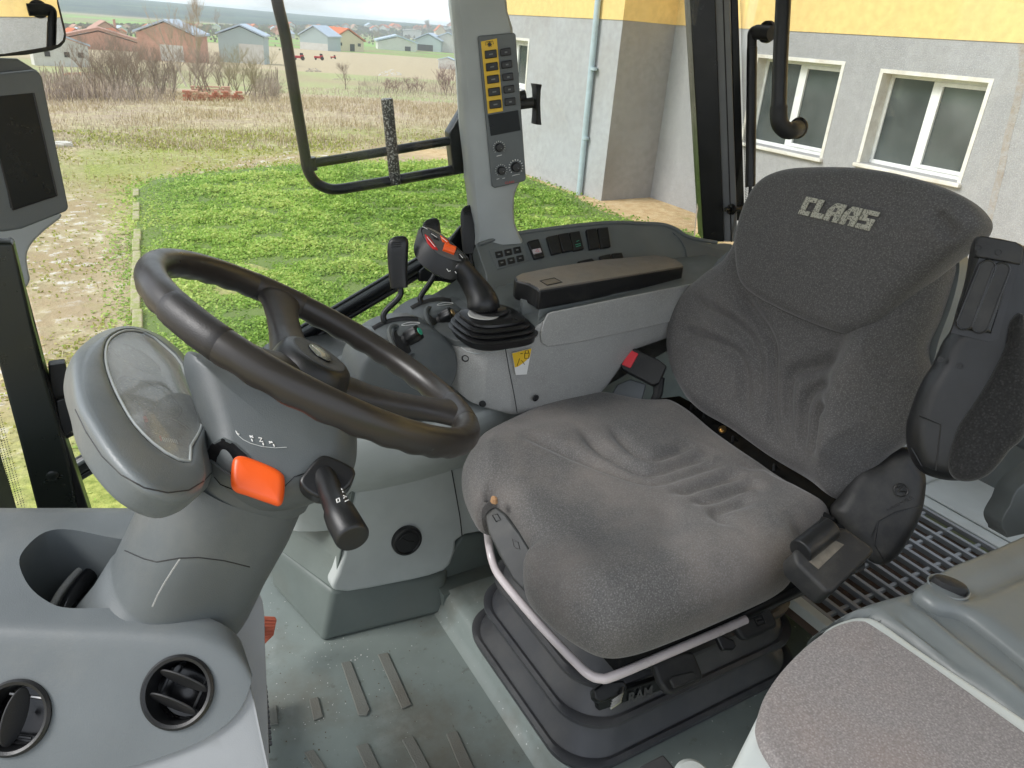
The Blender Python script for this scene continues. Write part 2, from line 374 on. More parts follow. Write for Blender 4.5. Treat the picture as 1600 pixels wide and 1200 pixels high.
def fattr(me, nm, arr):
    a = me.attributes.new(nm, 'FLOAT', 'POINT'); a.data.foreach_set('value', np.asarray(arr, dtype=np.float32))
mg = np.clip(.62+nz*1.4, 0, 1)*np.clip(1-(rr_-8)/30, .25, 1)
mg = np.where(P2[:, 0] < .4, mg*.8, mg)
fattr(me, 'track', np.clip(mt, 0, 1)); fattr(me, 'sand', ms); fattr(me, 'field', mf); fattr(me, 'hill', mh); fattr(me, 'green', mg)
for p_ in me.polygons: p_.use_smooth = True
go = bpy.data.objects.new('ground', me); C.objects.link(go); go['kind'] = 'structure'
m, nt, b = nodes('rough_meadow_ground'); L = nt.links.new
def attr(nt, nm): a = N(nt, 'ShaderNodeAttribute', attribute_name=nm); return a.outputs['Fac']
def math_(nt, op, a, b_=0):
    n = N(nt, 'ShaderNodeMath', operation=op)
    for i_, v in enumerate((a, b_)):
        if isinstance(v, (int, float)): n.inputs[i_].default_value = v
        else: nt.links.new(v, n.inputs[i_])
    return n.outputs[0]
nA_, nB_, nC_, nD_ = noise_(nt, .35, 8, .65), noise_(nt, 5, 6, .7), noise_(nt, 1.3, 7, .7), noise_(nt, 16, 4, .7)
dry = mixc(nt, ramp(nt, nB_.outputs['Fac'], .35, .65).outputs['Color'], c_((150, 136, 108)), c_((204, 192, 156)))
dry = mixc(nt, ramp(nt, nC_.outputs['Fac'], .46, .62).outputs['Color'], dry, c_((176, 156, 140)))
grn = mixc(nt, ramp(nt, nD_.outputs['Fac'], .35, .65).outputs['Color'], c_((110, 130, 55)), c_((176, 184, 100)))
gm = math_(nt, 'ADD', math_(nt, 'MULTIPLY', attr(nt, 'green'), .6), math_(nt, 'MULTIPLY', nC_.outputs['Fac'], .7))
cur = mixc(nt, ramp(nt, gm, .58, .8).outputs['Color'], dry, grn)
# bare earth and pale stones on the track
tk = math_(nt, 'MULTIPLY', attr(nt, 'track'), ramp(nt, nC_.outputs['Fac'], .38, .58).outputs['Color'])
cur = mixc(nt, tk, cur, c_((168, 150, 118)))
st_ = ramp(nt, nB_.outputs['Fac'], .55, .60)
cur = mixc(nt, math_(nt, 'MULTIPLY', math_(nt, 'MULTIPLY', attr(nt, 'track'), st_.outputs['Color']), ramp(nt, nA_.outputs['Fac'], .42, .56).outputs['Color']), cur, (.66, .63, .58))
sn_ = mixc(nt, ramp(nt, nB_.outputs['Fac'], .4, .65).outputs['Color'], c_((190, 162, 122)), c_((212, 190, 152)))
cur = mixc(nt, math_(nt, 'MULTIPLY', attr(nt, 'sand'), ramp(nt, nC_.outputs['Fac'], .28, .42).outputs['Color']), cur, sn_)
n5 = noise_(nt, .006, 5, .6); fl_ = mixc(nt, ramp(nt, n5.outputs['Fac'], .46, .54).outputs['Color'], c_((120, 165, 80)), c_((135, 130, 95)))
cur = mixc(nt, attr(nt, 'field'), cur, fl_)
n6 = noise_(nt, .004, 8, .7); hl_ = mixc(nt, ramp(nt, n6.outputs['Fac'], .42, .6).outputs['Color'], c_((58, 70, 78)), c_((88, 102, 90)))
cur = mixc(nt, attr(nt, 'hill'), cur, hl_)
L(cur, b.inputs['Base Color']); b.inputs['Roughness'].default_value = .95; b.inputs['Specular IOR Level'].default_value = .1
bp = N(nt, 'ShaderNodeBump'); bp.inputs['Strength'].default_value = .8; bp.inputs['Distance'].default_value = .05
L(nB_.outputs['Fac'], bp.inputs['Height']); L(bp.outputs['Normal'], b.inputs['Normal'])
me.materials.append(m)

def leafmesh(name, quads, m, label, cat, attrs, kind='stuff'):
    """quads: array (n,4,3)"""
    n = len(quads); me = bpy.data.meshes.new(name); me.vertices.add(n*4); me.vertices.foreach_set('co', quads.reshape(-1).astype(np.float32))
    me.loops.add(n*4); me.loops.foreach_set('vertex_index', np.arange(n*4, dtype=np.int32)); me.polygons.add(n)
    me.polygons.foreach_set('loop_start', np.arange(0, n*4, 4, dtype=np.int32)); me.update(); me.validate()
    fattr(me, 'v', np.repeat(attrs, 4)); me.materials.append(m)
    o = bpy.data.objects.new(name, me); C.objects.link(o)
    if kind == 'stuff': o['kind'] = 'stuff'
    if label: o['label'] = label
    if cat: o['category'] = cat
    return o
def leafmat(name, ca, cb, cc, tr=.25):
    m, nt, b = nodes(name); L = nt.links.new
    at = N(nt, 'ShaderNodeAttribute', attribute_name='v'); r = ramp(nt, at.outputs['Fac'], 0, 1, (*ca, 1), (*cc, 1)); e = r.color_ramp.elements.new(.5); e.color = (*cb, 1)
    L(r.outputs['Color'], b.inputs['Base Color']); b.inputs['Roughness'].default_value = .7; b.inputs['Specular IOR Level'].default_value = .25
    tl = N(nt, 'ShaderNodeBsdfTranslucent'); L(r.outputs['Color'], tl.inputs[0]); mx = N(nt, 'ShaderNodeMixShader'); mx.inputs[0].default_value = tr
    L(b.outputs[0], mx.inputs[1]); L(tl.outputs[0], mx.inputs[2]); L(mx.outputs[0], nt.nodes['Material Output'].inputs[0]); return m
def inpoly(p, poly):
    c_in = np.zeros(len(p), bool); x, y = p[:, 0], p[:, 1]; j_ = len(poly)-1
    for i in range(len(poly)):
        xi, yi = poly[i]; xj, yj = poly[j_]
        c_in ^= ((yi > y) != (yj > y)) & (x < (xj-xi)*(y-yi)/(yj-yi+1e-12)+xi); j_ = i
    return c_in
def scatter(poly, n, power=1.0):
    lo_, hi_ = poly.min(0), poly.max(0); out = []
    while sum(map(len, out)) < n:
        p = rng.uniform(lo_, hi_, (n, 2)); r = np.hypot(p[:, 0], p[:, 1]); keep = inpoly(p, poly) & (rng.random(n) < np.clip((7/r)**power, 0, 1)); out.append(p[keep])
    return np.vstack(out)[:n]
def blades(pts, z0, size, hgt_, tilt=1.0, asp=1.0, flat=0):
    n = len(pts); az = rng.uniform(0, 2*np.pi, n); el = rng.normal(flat, .6*tilt, n)
    u = np.stack([np.cos(az), np.sin(az), np.zeros(n)], 1); w_ = np.stack([-np.sin(az)*np.sin(el), np.cos(az)*np.sin(el), np.cos(el)], 1)
    s = (size*rng.uniform(.6, 1.4, n))[:, None]; c = np.stack([pts[:, 0], pts[:, 1], z0+hgt_], 1)
    return np.stack([c-u*s*.5*asp, c+u*s*.5*asp, c+u*s*.35*asp+w_*s, c-u*s*.35*asp+w_*s], 1)
# lush weedy grass bed
pp_ = scatter(patch2, 320000, 1.5)
cl_ = np.array([MN.noise(V((x*1.7, y*1.7, 0)))+.6*MN.noise(V((x*5, y*5, 4))) for x, y in pp_])
edge = np.clip(smin_polydist(pp_, np.vstack([patch2, patch2[:1]]))/.8, 0, 1)
hh_ = np.clip(.05+.09*cl_, 0, .15)*edge; pp_ = pp_+rng.normal(0, .10, pp_.shape)*np.array([[1, 1]])*(1-edge)[:, None]*2.2
rd = np.hypot(pp_[:, 0], pp_[:, 1])
size = .010+.0016*rd
q_ = blades(pp_, GZ, size, hh_*rng.uniform(.2, 1, len(pp_)), 1.0, 1.1, 1.25)
yel = np.array([MN.noise(V((x*.5, y*.5, 7)))for x, y in pp_])
big = np.array([MN.noise(V((x*.22, y*.3, 21))) for x, y in pp_])
kp_ = rng.random(len(pp_)) < np.clip(1.05+1.6*np.minimum(0, cl_+.25)+big*.6, .12, 1)
vv_ = np.clip(.44+.38*cl_+rng.normal(0, .2, len(pp_))+yel*.45+big*.35+np.clip((9.-rd)*.09, 0, .3), 0, 1)
q_, vv_ = q_[kp_], vv_[kp_]
leafmesh('grass', q_, leafmat('weed_leaves', (.15, .28, .045), (.37, .56, .115), (.60, .68, .22), .4), 'bright green weedy grass bed between the cab and the rendered house', 'grass', vv_)
mb = MB(); mb.prism([V((*p, GZ-.03)) for p in patch2], (0, 0, .05))
struct('soil_bed', mb, mat('mossy_soil', (.14, .20, .05), .95, (60, .01, .8)))
# dry stalks on the meadow
def clear_pt(p): return inpoly(p, patch2) | ((p[:, 0] > 6.4) & (p[:, 1] < 18))
mead = np.array([[-6, 6], [-14, 40], [5, 45], [32, 45], [22, 24], [6, 15], [1, 12], [.3, 7], [0, 5]])
pp_ = scatter(mead, 90000, 1.0); pp_ = pp_[~clear_pt(pp_)]; dt_ = smin_polydist(pp_, track); pp_ = pp_[(dt_ > .7) | (rng.random(len(pp_)) < .1)]
rd = np.hypot(pp_[:, 0], pp_[:, 1]); cl_ = np.array([MN.noise(V((x*.6, y*.6, 5))) for x, y in pp_])
keep = rng.random(len(pp_)) < np.clip(.45+cl_*1.2, .06, 1)*np.clip((rd-5)/9, .25, 1); pp_, rd, cl_ = pp_[keep], rd[keep], cl_[keep]
s_ = (.035+.0026*rd)*(1+.6*cl_)
q_ = blades(pp_, 0, s_, hgt(rd)-.01, 1.0, .16)
leafmesh('dry_grass', q_, leafmat('dry_stalks', c_((160, 148, 104)), c_((186, 168, 140)), c_((208, 194, 164)), .2), 'dry straw coloured grass and weeds on the meadow', 'dry grass', np.clip(rng.normal(.55, .25, len(pp_)), 0, 1))
near = np.array([[-5, 5], [-6, 20], [12, 22], [9, 15], [1.0, 13.4], [.43, 7.6], [0, 5]])
pp_ = scatter(near, 130000, 1.0); pp_ = pp_[~clear_pt(pp_)]; rd = np.hypot(pp_[:, 0], pp_[:, 1]); cl_ = np.array([MN.noise(V((x*.8, y*.8, 15)))+.5*MN.noise(V((x*3, y*3, 5))) for x, y in pp_])
dt_ = smin_polydist(pp_, track); keep = rng.random(len(pp_)) < np.clip(.5+cl_*1.4, 0, 1)*np.clip(.25+dt_*.6, 0, 1); pp_, rd, cl_ = pp_[keep], rd[keep], cl_[keep]
leafmesh('short_grass', blades(pp_, 0, .010+.0017*rd, hgt(rd)-.01, .9, .9, 1.1), leafmat('pale_short_grass', c_((140, 150, 70)), c_((178, 180, 100)), c_((214, 200, 150)), .3), 'short patchy yellow green grass along the stony track', 'grass', np.clip(rng.normal(.45, .25, len(pp_)), 0, 1))
# pinkish brown scrub belt further down
def belt(px0, px1, y0, y1, n):
    pts_ = []
    while len(pts_) < n:
        xx_, yy_ = random.uniform(px0, px1), random.uniform(y0, y1)
        if 276 < xx_ < 392 and yy_ < 172: continue
        g_ = ground(xx_, yy_); pts_.append((g_.x, g_.y))
    return np.array(pts_)
pp_ = np.vstack([belt(60, 720, 158, 235, 12000), belt(60, 275, 134, 165, 4000), belt(390, 430, 134, 165, 800), belt(430, 720, 138, 175, 7000)])
rd = np.hypot(pp_[:, 0], pp_[:, 1])
q_ = blades(pp_, 0, .035+.0022*rd, hgt(rd)-.02, 1.7, .2)
leafmesh('scrub', q_, leafmat('brown_scrub', c_((168, 150, 132)), c_((190, 174, 154)), c_((208, 194, 174)), .1), 'low brown scrub in a belt across the meadow', 'scrub', rng.random(len(pp_)))
# grey brown thicket under the bushes
pp_ = np.vstack([belt(62, 276, 122, 160, 9000), belt(392, 436, 128, 162, 1800), belt(560, 716, 126, 150, 3500)]); rd = np.hypot(pp_[:, 0], pp_[:, 1])
tk_ = np.array([MN.noise(V((x*.25, y*.25, 31))) for x, y in pp_]); keep = tk_ > -.25; pp_, rd, tk_ = pp_[keep], rd[keep], tk_[keep]
q_ = blades(pp_, 0, rd*.0125*np.clip(.7+1.3*tk_, .2, 1.6)*np.where(pp_[:, 0]/pp_[:, 1] > .30, .42, 1)*rng.uniform(.35, 1.25, len(pp_)), hgt(rd)-.05, 1.0, .045)
leafmesh('thicket', q_, leafmat('grey_brown_stems', c_((118, 104, 94)), c_((150, 134, 122)), c_((176, 160, 146)), .1), 'grey brown thicket of thin bare stems in front of the sheds', 'thicket', rng.random(len(pp_)))
# kerb along the bed
k0, k1 = hz(213.5, 298, GZ), hz(214, 640, GZ); kd = (k1-k0).normalized(); kw = V((-kd.y, kd.x, 0))
mb = MB(); Lk = (k1-k0).length; n_ = int(Lk/.5)
for i in range(n_):
    if random.random() < .3: continue
    c__ = k0+kd*((i+.5)*Lk/n_)+kw*rng.uniform(-.012, .012); mb.box(c__+V((0, 0, -.0+rng.uniform(-.01, .01))), (kd, kw, Zv), (Lk/n_*.49, .045, .05))
struct('kerb', mb, mat('old_concrete', c_((176, 166, 140)), .9, (90, .004, .6), (c_((140, 150, 80)), 9, .42, .56, .9)), bev=.012)

# ---- the rendered house
hs = thing('house', 'grey rendered house with a yellow upper storey and white framed windows behind the cab', 'house', (10, 8, -2.9))
WX, W1X, YC = 10.0, 8.8, 11.42
pl_g = mat('rough_grey_render', c_((163, 162, 162)), .9, (70, .010, .8), [(c_((142, 141, 141)), 1.2, .45, .7, .5), (c_((172, 172, 170)), .5, .5, .7, .5)], speck=(c_((176, 176, 177)), 55, .48, .7))
pl_s = mat('smooth_grey_render', c_((170, 170, 171)), .85, (30, .004, .5), [(c_((158, 152, 146)), .9, .45, .7, .5), (c_((184, 186, 190)), .6, .5, .7, .5)])
pl_b = mat('brownish_patched_render', c_((152, 149, 146)), .9, (30, .006, .5), [(c_((160, 158, 155)), 1.6, .48, .6, .6), (c_((126, 118, 112)), .8, .5, .7, .5)])
pl_y = mat('yellow_paint', c_((232, 200, 132)), .85, (30, .004, .4), (c_((226, 196, 130)), .8, .45, .7, .5))
wh_ = mat('white_window_frame', (.8, .8, .77), .5); sill_m = mat('cream_sill', c_((224, 221, 212)), .7, None, (c_((180, 165, 145)), 3, .45, .7, .5))
m, nt, b = nodes('house_window_glass'); b.inputs['Base Color'].default_value = (.035, .045, .042, 1); b.inputs['Roughness'].default_value = .06
wv_ = N(nt, 'ShaderNodeTexNoise') if True else N(nt, 'ShaderNodeTexWave', wave_type='BANDS', bands_direction='Z'); wv_.inputs['Scale'].default_value = 1.2; wv_.inputs['Detail'].default_value = 2
tc_ = N(nt, 'ShaderNodeTexCoord'); nt.links.new(tc_.outputs['Object'], wv_.inputs['Vector'])
nt.links.new(mixc(nt, ramp(nt, wv_.outputs['Fac'], .3, .9).outputs['Color'], (.04, .05, .05), (.17, .19, .185)), b.inputs['Base Color']); gl_m = m
def wall_holes(X, y0, y1, z0, z1, holes, t=.30):
    """wall in the plane X facing -X; holes = (y0,y1,z0,z1)"""
    ys = sorted({y0, y1, *[h for q in holes for h in q[:2]]}); zs = sorted({z0, z1, *[h for q in holes for h in q[2:]]}); mb = MB()
    for a_, b_ in zip(ys[:-1], ys[1:]):
        for c0_, d_ in zip(zs[:-1], zs[1:]):
            if any(h[0] <= a_+1e-6 and b_ <= h[1]+1e-6 and h[2] <= c0_+1e-6 and d_ <= h[3]+1e-6 for h in holes): continue
            mb.aabb((X, a_, c0_), (X+t, b_, d_))
    return mb
wins = [(7.72, 9.33, -1.42, -.115), (5.56, 7.04, -1.37, -.165)]
zt_ = .285
obj('wall', wall_holes(WX, -8, YC+.3, -3.3, zt_, wins), pl_g, hs)
obj('upper_wall', MB().aabb((WX-.012, -8, zt_), (WX+.3, YC+.3, 5.5)), pl_y, hs)
w1y = hx(826, 62, W1X).y; w1z0, w1z1 = hx(822, 142, W1X).z, hx(826, 64, W1X).z
obj('wall', wall_holes(W1X, YC, 16.3, -3.3, zt_, [(w1y, w1y+1.5, w1z0, w1z1)]), pl_s, hs)
obj('upper_wall', MB().aabb((W1X-.012, YC-.012, zt_), (W1X+.3, 16.3, 5.5)), pl_y, hs)
obj('return_wall', MB().aabb((W1X+.004, YC-.004, -3.3), (WX, YC+.25, zt_)), pl_b, hs)
obj('upper_wall', MB().aabb((W1X+.3, YC-.010, zt_), (WX-.012, YC+.25, 5.5)), pl_y, hs)
obj('core', MB().aabb((WX+.31, -8, -3.3), (WX+6, 16.2, 5.4)), pl_g, hs)
obj('roof', MB().prism([V((W1X-.5, -9, 5.5)), V((WX+6.5, -9, 5.5)), V((WX+6.5, -9, 5.7)), V((WX+3, -9, 7.5)), V((W1X-.5, -9, 5.7))], (0, 25.6, 0)), mat('clay_roof', c_((150, 80, 55)), .8), hs)
def window(y0, y1, z0, z1, X, depth=.20, open_=False):
    fr = MB(); f_ = .055; d0 = X+depth
    for a_, b_ in (((y0, z0), (y1, z0+f_)), ((y0, z1-f_), (y1, z1)), ((y0, z0+f_), (y0+f_, z1-f_)), ((y1-f_, z0+f_), (y1, z1-f_))): fr.aabb((d0, a_[0], a_[1]), (d0+.06, b_[0], b_[1]))
    ym = (y0+y1)/2+.04; fr.aabb((d0-.006, ym-.045, z0+f_), (d0+.05, ym+.045, z1-f_))
    w_ = obj('window', fr, wh_, hs, bev=.006)
    sa = MB()
    for a_, b_ in (((y0+f_, z0+f_), (ym-.045, z0+f_+.05)), ((y0+f_, z1-f_-.05), (ym-.045, z1-f_)), ((y0+f_, z0+f_+.05), (y0+f_+.05, z1-f_-.05)), ((ym-.095, z0+f_+.05), (ym-.045, z1-f_-.05))): sa.aabb((d0-.012, a_[0], a_[1]), (d0+.04, b_[0], b_[1]))
    obj('sash', sa, wh_, w_, bev=.005)
    obj('pane', MB().aabb((d0+.025, y0+f_, z0+f_), (d0+.035, y1-f_, z1-f_)), gl_m, w_)
    obj('sill', MB().aabb((X-.07, y0-.06, z0-.055), (X+depth-.002, y1+.06, z0-.004)), sill_m, w_, bev=.01)
    tr = MB(); t_ = .045
    for a_, b_ in (((y0-t_, z1-.006), (y1+t_, z1+t_)), ((y0-t_, z0), (y0+.006, z1-.007)), ((y1-.006, z0), (y1+t_, z1-.007))): tr.aabb((X-.008, a_[0], a_[1]), (X+depth-.003, b_[0], b_[1]))
    obj('reveal', tr, sill_m, w_)
for h in wins: window(*h, WX)
window(w1y, w1y+1.5, w1z0, w1z1, W1X)
# rust stain running down the wall
st3 = mat('rust_stained_render', c_((160, 148, 134)), .9, (38, .012, .9), (c_((163, 162, 162)), 9, .3, .62, .85))
rs = [hx(x, y, WX-.003) for x, y in [(1590,66),(1592,110),(1580,170),(1568,215),(1560,260),(1545,320),(1535,380),(1542,380),(1556,320),(1570,265),(1580,215),(1594,165),(1604,110),(1606,66)]]
obj('rust_stain', MB().prism(cr(rs, 3), (.002, 0, 0)), st3, hs)
# cable lying against the wall foot
dpa, dpb = hx(941, -60, W1X-.07), hx(905, 300, W1X-.07)
dpy = .5*(hx(940, 0, W1X-.07).y+dpb.y)
dp_ = thing('downpipe', 'pale blue grey rainwater downpipe on the corner wall of the house', 'downpipe', (W1X-.07, dpb.y, -2.7))
dm = mat('pale_zinc_pipe', c_((176, 192, 198)), .45, None, (c_((150, 150, 145)), 3, .5, .7, .4))
obj('pipe', MB().tube([V((W1X-.08, dpa.y, 5.4)), V((W1X-.08, dpa.y, dpa.z)), dpb], .055, 18), dm, dp_)
for y_ in (110, 218): q = hx(941-(y_/300)*36, y_, W1X-.07); obj('pipe_clip', MB().tube([q, q+V((0, 0, .05))], .063, 18), dm, dp_)
obj('outlet', MB().tube(cr([dpb, dpb+V((-.02, 0, -.1)), dpb+V((-.12, .06, -.16)), dpb+V((-.2, .08, -.15))], 5, False), .06, 16), dm, dp_)

# ---- far sheds and houses in the valley
brick = mat('brick_wall', c_((196, 152, 134)), .9, None, (c_((178, 134, 116)), .8, .4, .6, .6)); wht = mat('whitewashed_wall', c_((205, 203, 198)), .85, None, (c_((175, 168, 158)), .5, .4, .7, .5))
crm = mat('cream_wall', c_((212, 196, 170)), .85); mtl = mat('pale_metal_roof', c_((180, 194, 210)), .5, None, (c_((150, 160, 172)), .4, .4, .7, .6)); tile = mat('orange_tile_roof', c_((200, 112, 72)), .85, None, (c_((165, 90, 62)), .6, .4, .6, .5))
gsh = mat('grey_green_cladding', c_((165, 178, 178)), .7); dkw = mat('dark_opening', (.03, .03, .035), .6); redt = mat('old_red_roof', c_((184, 142, 126)), .85, None, (c_((160, 122, 108)), .5, .4, .6, .5))
HG = 'sheds and houses down in the valley'
def shed(label, xl, xr, yb, ye, yr, wall, roof, yaw=0, depthf=1.3, door=None, wins_=(), low=None, chim=None, cat='shed', name='shed'):
    g_ = ground((xl+xr)/2, yb); s_ = dep(g_)/FPX; W = (xr-xl)*s_; He = (yb-ye)*s_; Hr = (yb-yr)*s_
    f_ = V((g_.x, g_.y, 0)).normalized(); sd = V((f_.y, -f_.x, 0)); ca, sa = math.cos(yaw), math.sin(yaw); a_ = sd*ca+f_*sa; d_ = f_*ca-sd*sa
    W = W/(abs(ca)+depthf*abs(sa)*.6); D = W*depthf; g_ = g_+d_*(D*.5*abs(sa)); gz = g_-V((0, 0, .6))
    t = thing(name, label, cat, g_, HG)
    p = lambda u, v, h: g_+a_*(u*W)+d_*(v*D)+Zv*h
    mb = MB().prism([p(-.5, 0, -.8), p(.5, 0, -.8), p(.5, 0, He), p(0, 0, Hr), p(-.5, 0, He)], d_*D); obj('wall', mb, wall, t)
    o_ = .06*W; rt_ = .03*W
    ov = lambda u, v, h: g_+a_*(u*W)+d_*(v*D)+Zv*h
    sl = (Hr-He)/.5
    mb = MB()
    for s in (-1, 1):
        lo = [ov(s*.55, -.04, He-sl*.05+.02*W), ov(0, -.04, Hr+.02*W), ov(0, 1.04, Hr+.02*W), ov(s*.55, 1.04, He-sl*.05+.02*W)]
        mb.prism(lo, Zv*(.035*W))
    obj('roof', mb, roof, t)
    for (u0, u1, h0, h1, mm) in ([door] if door else []): obj('door', MB().prism([p(u0, -.004, h0*He), p(u1, -.004, h0*He), p(u1, -.004, h1*He), p(u0, -.004, h1*He)], -d_*.08), mm, t)
    for (u0, u1, h0, h1) in wins_: obj('window', MB().prism([p(u0, -.006, h0*He), p(u1, -.006, h0*He), p(u1, -.006, h1*He), p(u0, -.006, h1*He)], -d_*.06), dkw, t)
    if low: obj('lower_wall', MB().prism([p(low[0], -.003, -.3), p(low[1], -.003, -.3), p(low[1], -.003, He*low[2]), p(low[0], -.003, He*low[2])], -d_*.05), low[3], t)
    if chim: obj('chimney', MB().aabb(p(chim, .4, He)-V((.05*W, .05*W, 0)), p(chim, .4, Hr*1.25)+V((.05*W, .05*W, 0))), brick, t)
    return t
shed('large brick shed with pale metal roof and white gate behind bare bushes', 212, 308, 96, 58, 41, brick, mtl, -.28, .9, (-.12, .28, 0, .62, wht))
shed('shed with grey green gable over white and brick lower wall', 342, 414, 99, 60, 47, gsh, mtl, -.15, 1.0, None, (), (-.05, .5, .72, wht))
shed('long low whitewashed building with small dark windows beside the mirror', 60, 139, 104, 74, 61, wht, mtl, .12, .6, None, [(-.3, -.2, .45, .7), (.05, .15, .45, .7), (.3, .4, .45, .7)], cat='building', name='farm_building')
shed('long low building with faded red roof left of the brick shed', 104, 212, 78, 66, 52, brick, redt, 0, .5, None, (), cat='building', name='farm_building')
shed('brick ruin with chimney above the red roof', 148, 188, 56, 48, 37, brick, redt, .2, 1, chim=.45, cat='ruin', name='ruin')
shed('pale blue grey shed left of the orange roofed house', 459, 514, 78, 58, 45, gsh, mtl, -.4, 1.2, None, (), (-.5, .5, .5, wht))
shed('cream house with bright orange tiled roof and dark doorway', 519, 584, 81, 66, 51, crm, tile, .5, 1.1, (.05, .2, 0, .7, dkw), [(-.3, -.2, .5, .8), (.3, .4, .5, .8)], cat='house', name='village_house')
shed('low white shed with flat blue grey roof right of the orange roofed house', 590, 652, 79, 68, 60, wht, mtl, .1, .8, (.2, .35, 0, .6, dkw))
shed('dark fronted shed with pale roof near the window post', 645, 690, 80, 65, 56, gsh, mtl, -.2, 1, (-.4, .2, 0, .6, dkw))
shed('whitewashed shed touching the window post', 682, 716, 82, 62, 55, wht, mtl, 0, 1)
shed('small white block behind the low sheds', 630, 658, 58, 50, 48, wht, wht, 0, .8)
shed('tall pale house with red roof near the window post', 680, 697, 62, 50, 42, crm, tile, .2, 1, cat='house', name='village_house')
shed('pale blue cabin standing alone right of the white rubble', 684, 712, 108, 96, 92, wht, mtl, -.1, .8, cat='cabin', name='cabin')
rs_ = random.Random(11); kinds = [(wht, tile, 'white house with orange roof'), (crm, redt, 'cream house with faded red roof'), (brick, tile, 'brick house with orange roof'), (wht, mtl, 'white house with pale metal roof')]
for i in range(85):
    x = rs_.uniform(112, 712); y = rs_.uniform(44, 60)+x*.006; wd = rs_.uniform(12, 20)*(y/55)**2; k_ = kinds[i % 4]
    if any(a_-8 < x < b_+8 and y > 50 for a_, b_ in ((209, 316), (340, 416), (459, 584), (590, 716))): y = rs_.uniform(41, 47)+x*.004; wd = rs_.uniform(8, 13)
    t = shed(k_[2]+' far off among the village roofs', x-wd/2, x+wd/2, y, y-wd*.34, y-wd*.62, k_[0], k_[1], rs_.uniform(-.6, .6), 1.1, cat='house', name='village_house'); t['group'] = {0: 'distant orange roofed houses', 1: 'distant cream houses', 2: 'distant brick houses', 3: 'distant metal roofed houses'}[i % 4]
# red farm machines parked in the yard
redp = mat('red_machine_paint', c_((170, 40, 48)), .5)
for i, (x, y, w_) in enumerate(((468, 94, 19), (499, 94, 17), (521, 92, 10))):
    g_ = ground(x, y); s_ = dep(g_)/FPX; t = thing('red_tractor', ['red tractor parked at the left end of the row below the blue shed', 'red tractor parked in the middle of the row below the orange roofed house', 'small red tractor at the right end of the parked row'][i], 'tractor', g_, 'red tractors parked in the yard')
    f_ = V((g_.x, g_.y, 0)).normalized(); sd = V((f_.y, -f_.x, 0)); W = w_*s_; q = lambda u, h, d=0: g_+sd*(u*W)+Zv*(h*W)+f_*d
    obj('body', MB().box(q(-.12, .24), (sd, f_, Zv), (.34*W, .18*W, .09*W)).box(q(.2, .27), (sd, f_, Zv), (.16*W, .2*W, .14*W)), redp, t, bev=.03*W)
    obj('cab', MB().box(q(.17, .46), (sd, f_, Zv), (.13*W, .17*W, .09*W)), dkw, t, bev=.02*W)
    for u, r_ in ((-.32, .10), (.26, .16)): obj('wheel', MB().lathe(q(u, r_, -.2*W), f_, [(0, -.04*W), (r_*W, -.04*W), (r_*W, .04*W), (0, .04*W)], 16), M['rubber'], t)
# rubble
def pile(label, x0, x1, yb, hpx, m, cols, n, name='rubble_pile', size=.5, laid=False):
    g0, g1 = ground(x0, yb), ground(x1, yb); s_ = dep(g0)/FPX; mb = MB(); f_ = V((g0.x, g0.y, 0)).normalized()
    if laid:
        L_ = (g1-g0).length; nx_ = max(4, int(L_/(size*.9))); nr_ = max(2, int(hpx*s_/(size*.30))); sd_ = (g1-g0).normalized()
        for r_ in range(nr_):
            for k_ in range(nx_):
                if r_ >= nr_-2 and random.random() < .35: continue
                for dd in range(3): mb.box(g0+sd_*((k_+.5+.5*(r_ % 2)+random.uniform(-.08, .08))*L_/nx_)+f_*(dd*size*.5+random.uniform(-.03, .03))+Zv*((r_+.5)*size*.30), (sd_+f_*random.uniform(-.08, .08), f_, Zv), (size*.42, size*.2, size*.135))
        n = 0
    for i in range(n):
        t_ = random.random(); hmax = hpx*s_*(1-abs(2*t_-1)**3); h = random.random()**1.3*hmax; c__ = g0.lerp(g1, t_)+f_*random.uniform(0, .5)*size*2+Zv*h
        a = random.uniform(-.3, .3); u = V((math.cos(a), math.sin(a), random.uniform(-.15, .15))); u = (g1-g0).normalized()*u.x+f_*u.y+Zv*u.z; v_ = Zv.cross(u).normalized(); w_ = u.cross(v_)
        mb.box(c__, (u, v_, w_), (random.uniform(.25, .5)*size, .25*size, .13*size))
    return tag(obj(name, mb, m, smooth=False), label, 'rubble')
bpm = mat('old_bricks', c_((178, 110, 88)), .9, None, (c_((205, 170, 140)), 1.6, .45, .6, .7))
pile('long neat stack of old bricks in the scrub in front of the bushes', 286, 380, 158, 17, bpm, None, 520, 'brick_stack', .25, True)
pile('upper rows of pinkish bricks laid on top of the long brick stack', 299, 361, 146, 13, mat('pink_bricks', c_((205, 160, 138)), .9), None, 220, 'brick_stack', .25, True)
pile('heap of white rubble in the yard near the window post', 592, 628, 118, 9, mat('white_rubble', (.7, .7, .7), .9), None, 60, size=.5)
pile('pale planks and scrap lying left of the white rubble', 476, 502, 112, 5, mat('grey_scrap', c_((175, 165, 155)), .9), None, 50, size=.6)
pile('low scatter of pale planks on the far grass', 520, 556, 124, 2, mat('pale_planks', c_((190, 175, 160)), .9), None, 30, size=.5)
pile('broken bricks and boards below the whitewashed building', 98, 146, 118, 5, bpm, None, 60, size=.5)
pile('single pale stone lying in the dry meadow by the monitor', 90, 103, 230, 3, mat('pale_stone', (.6, .57, .52), .9), None, 5, 'stone', .35)
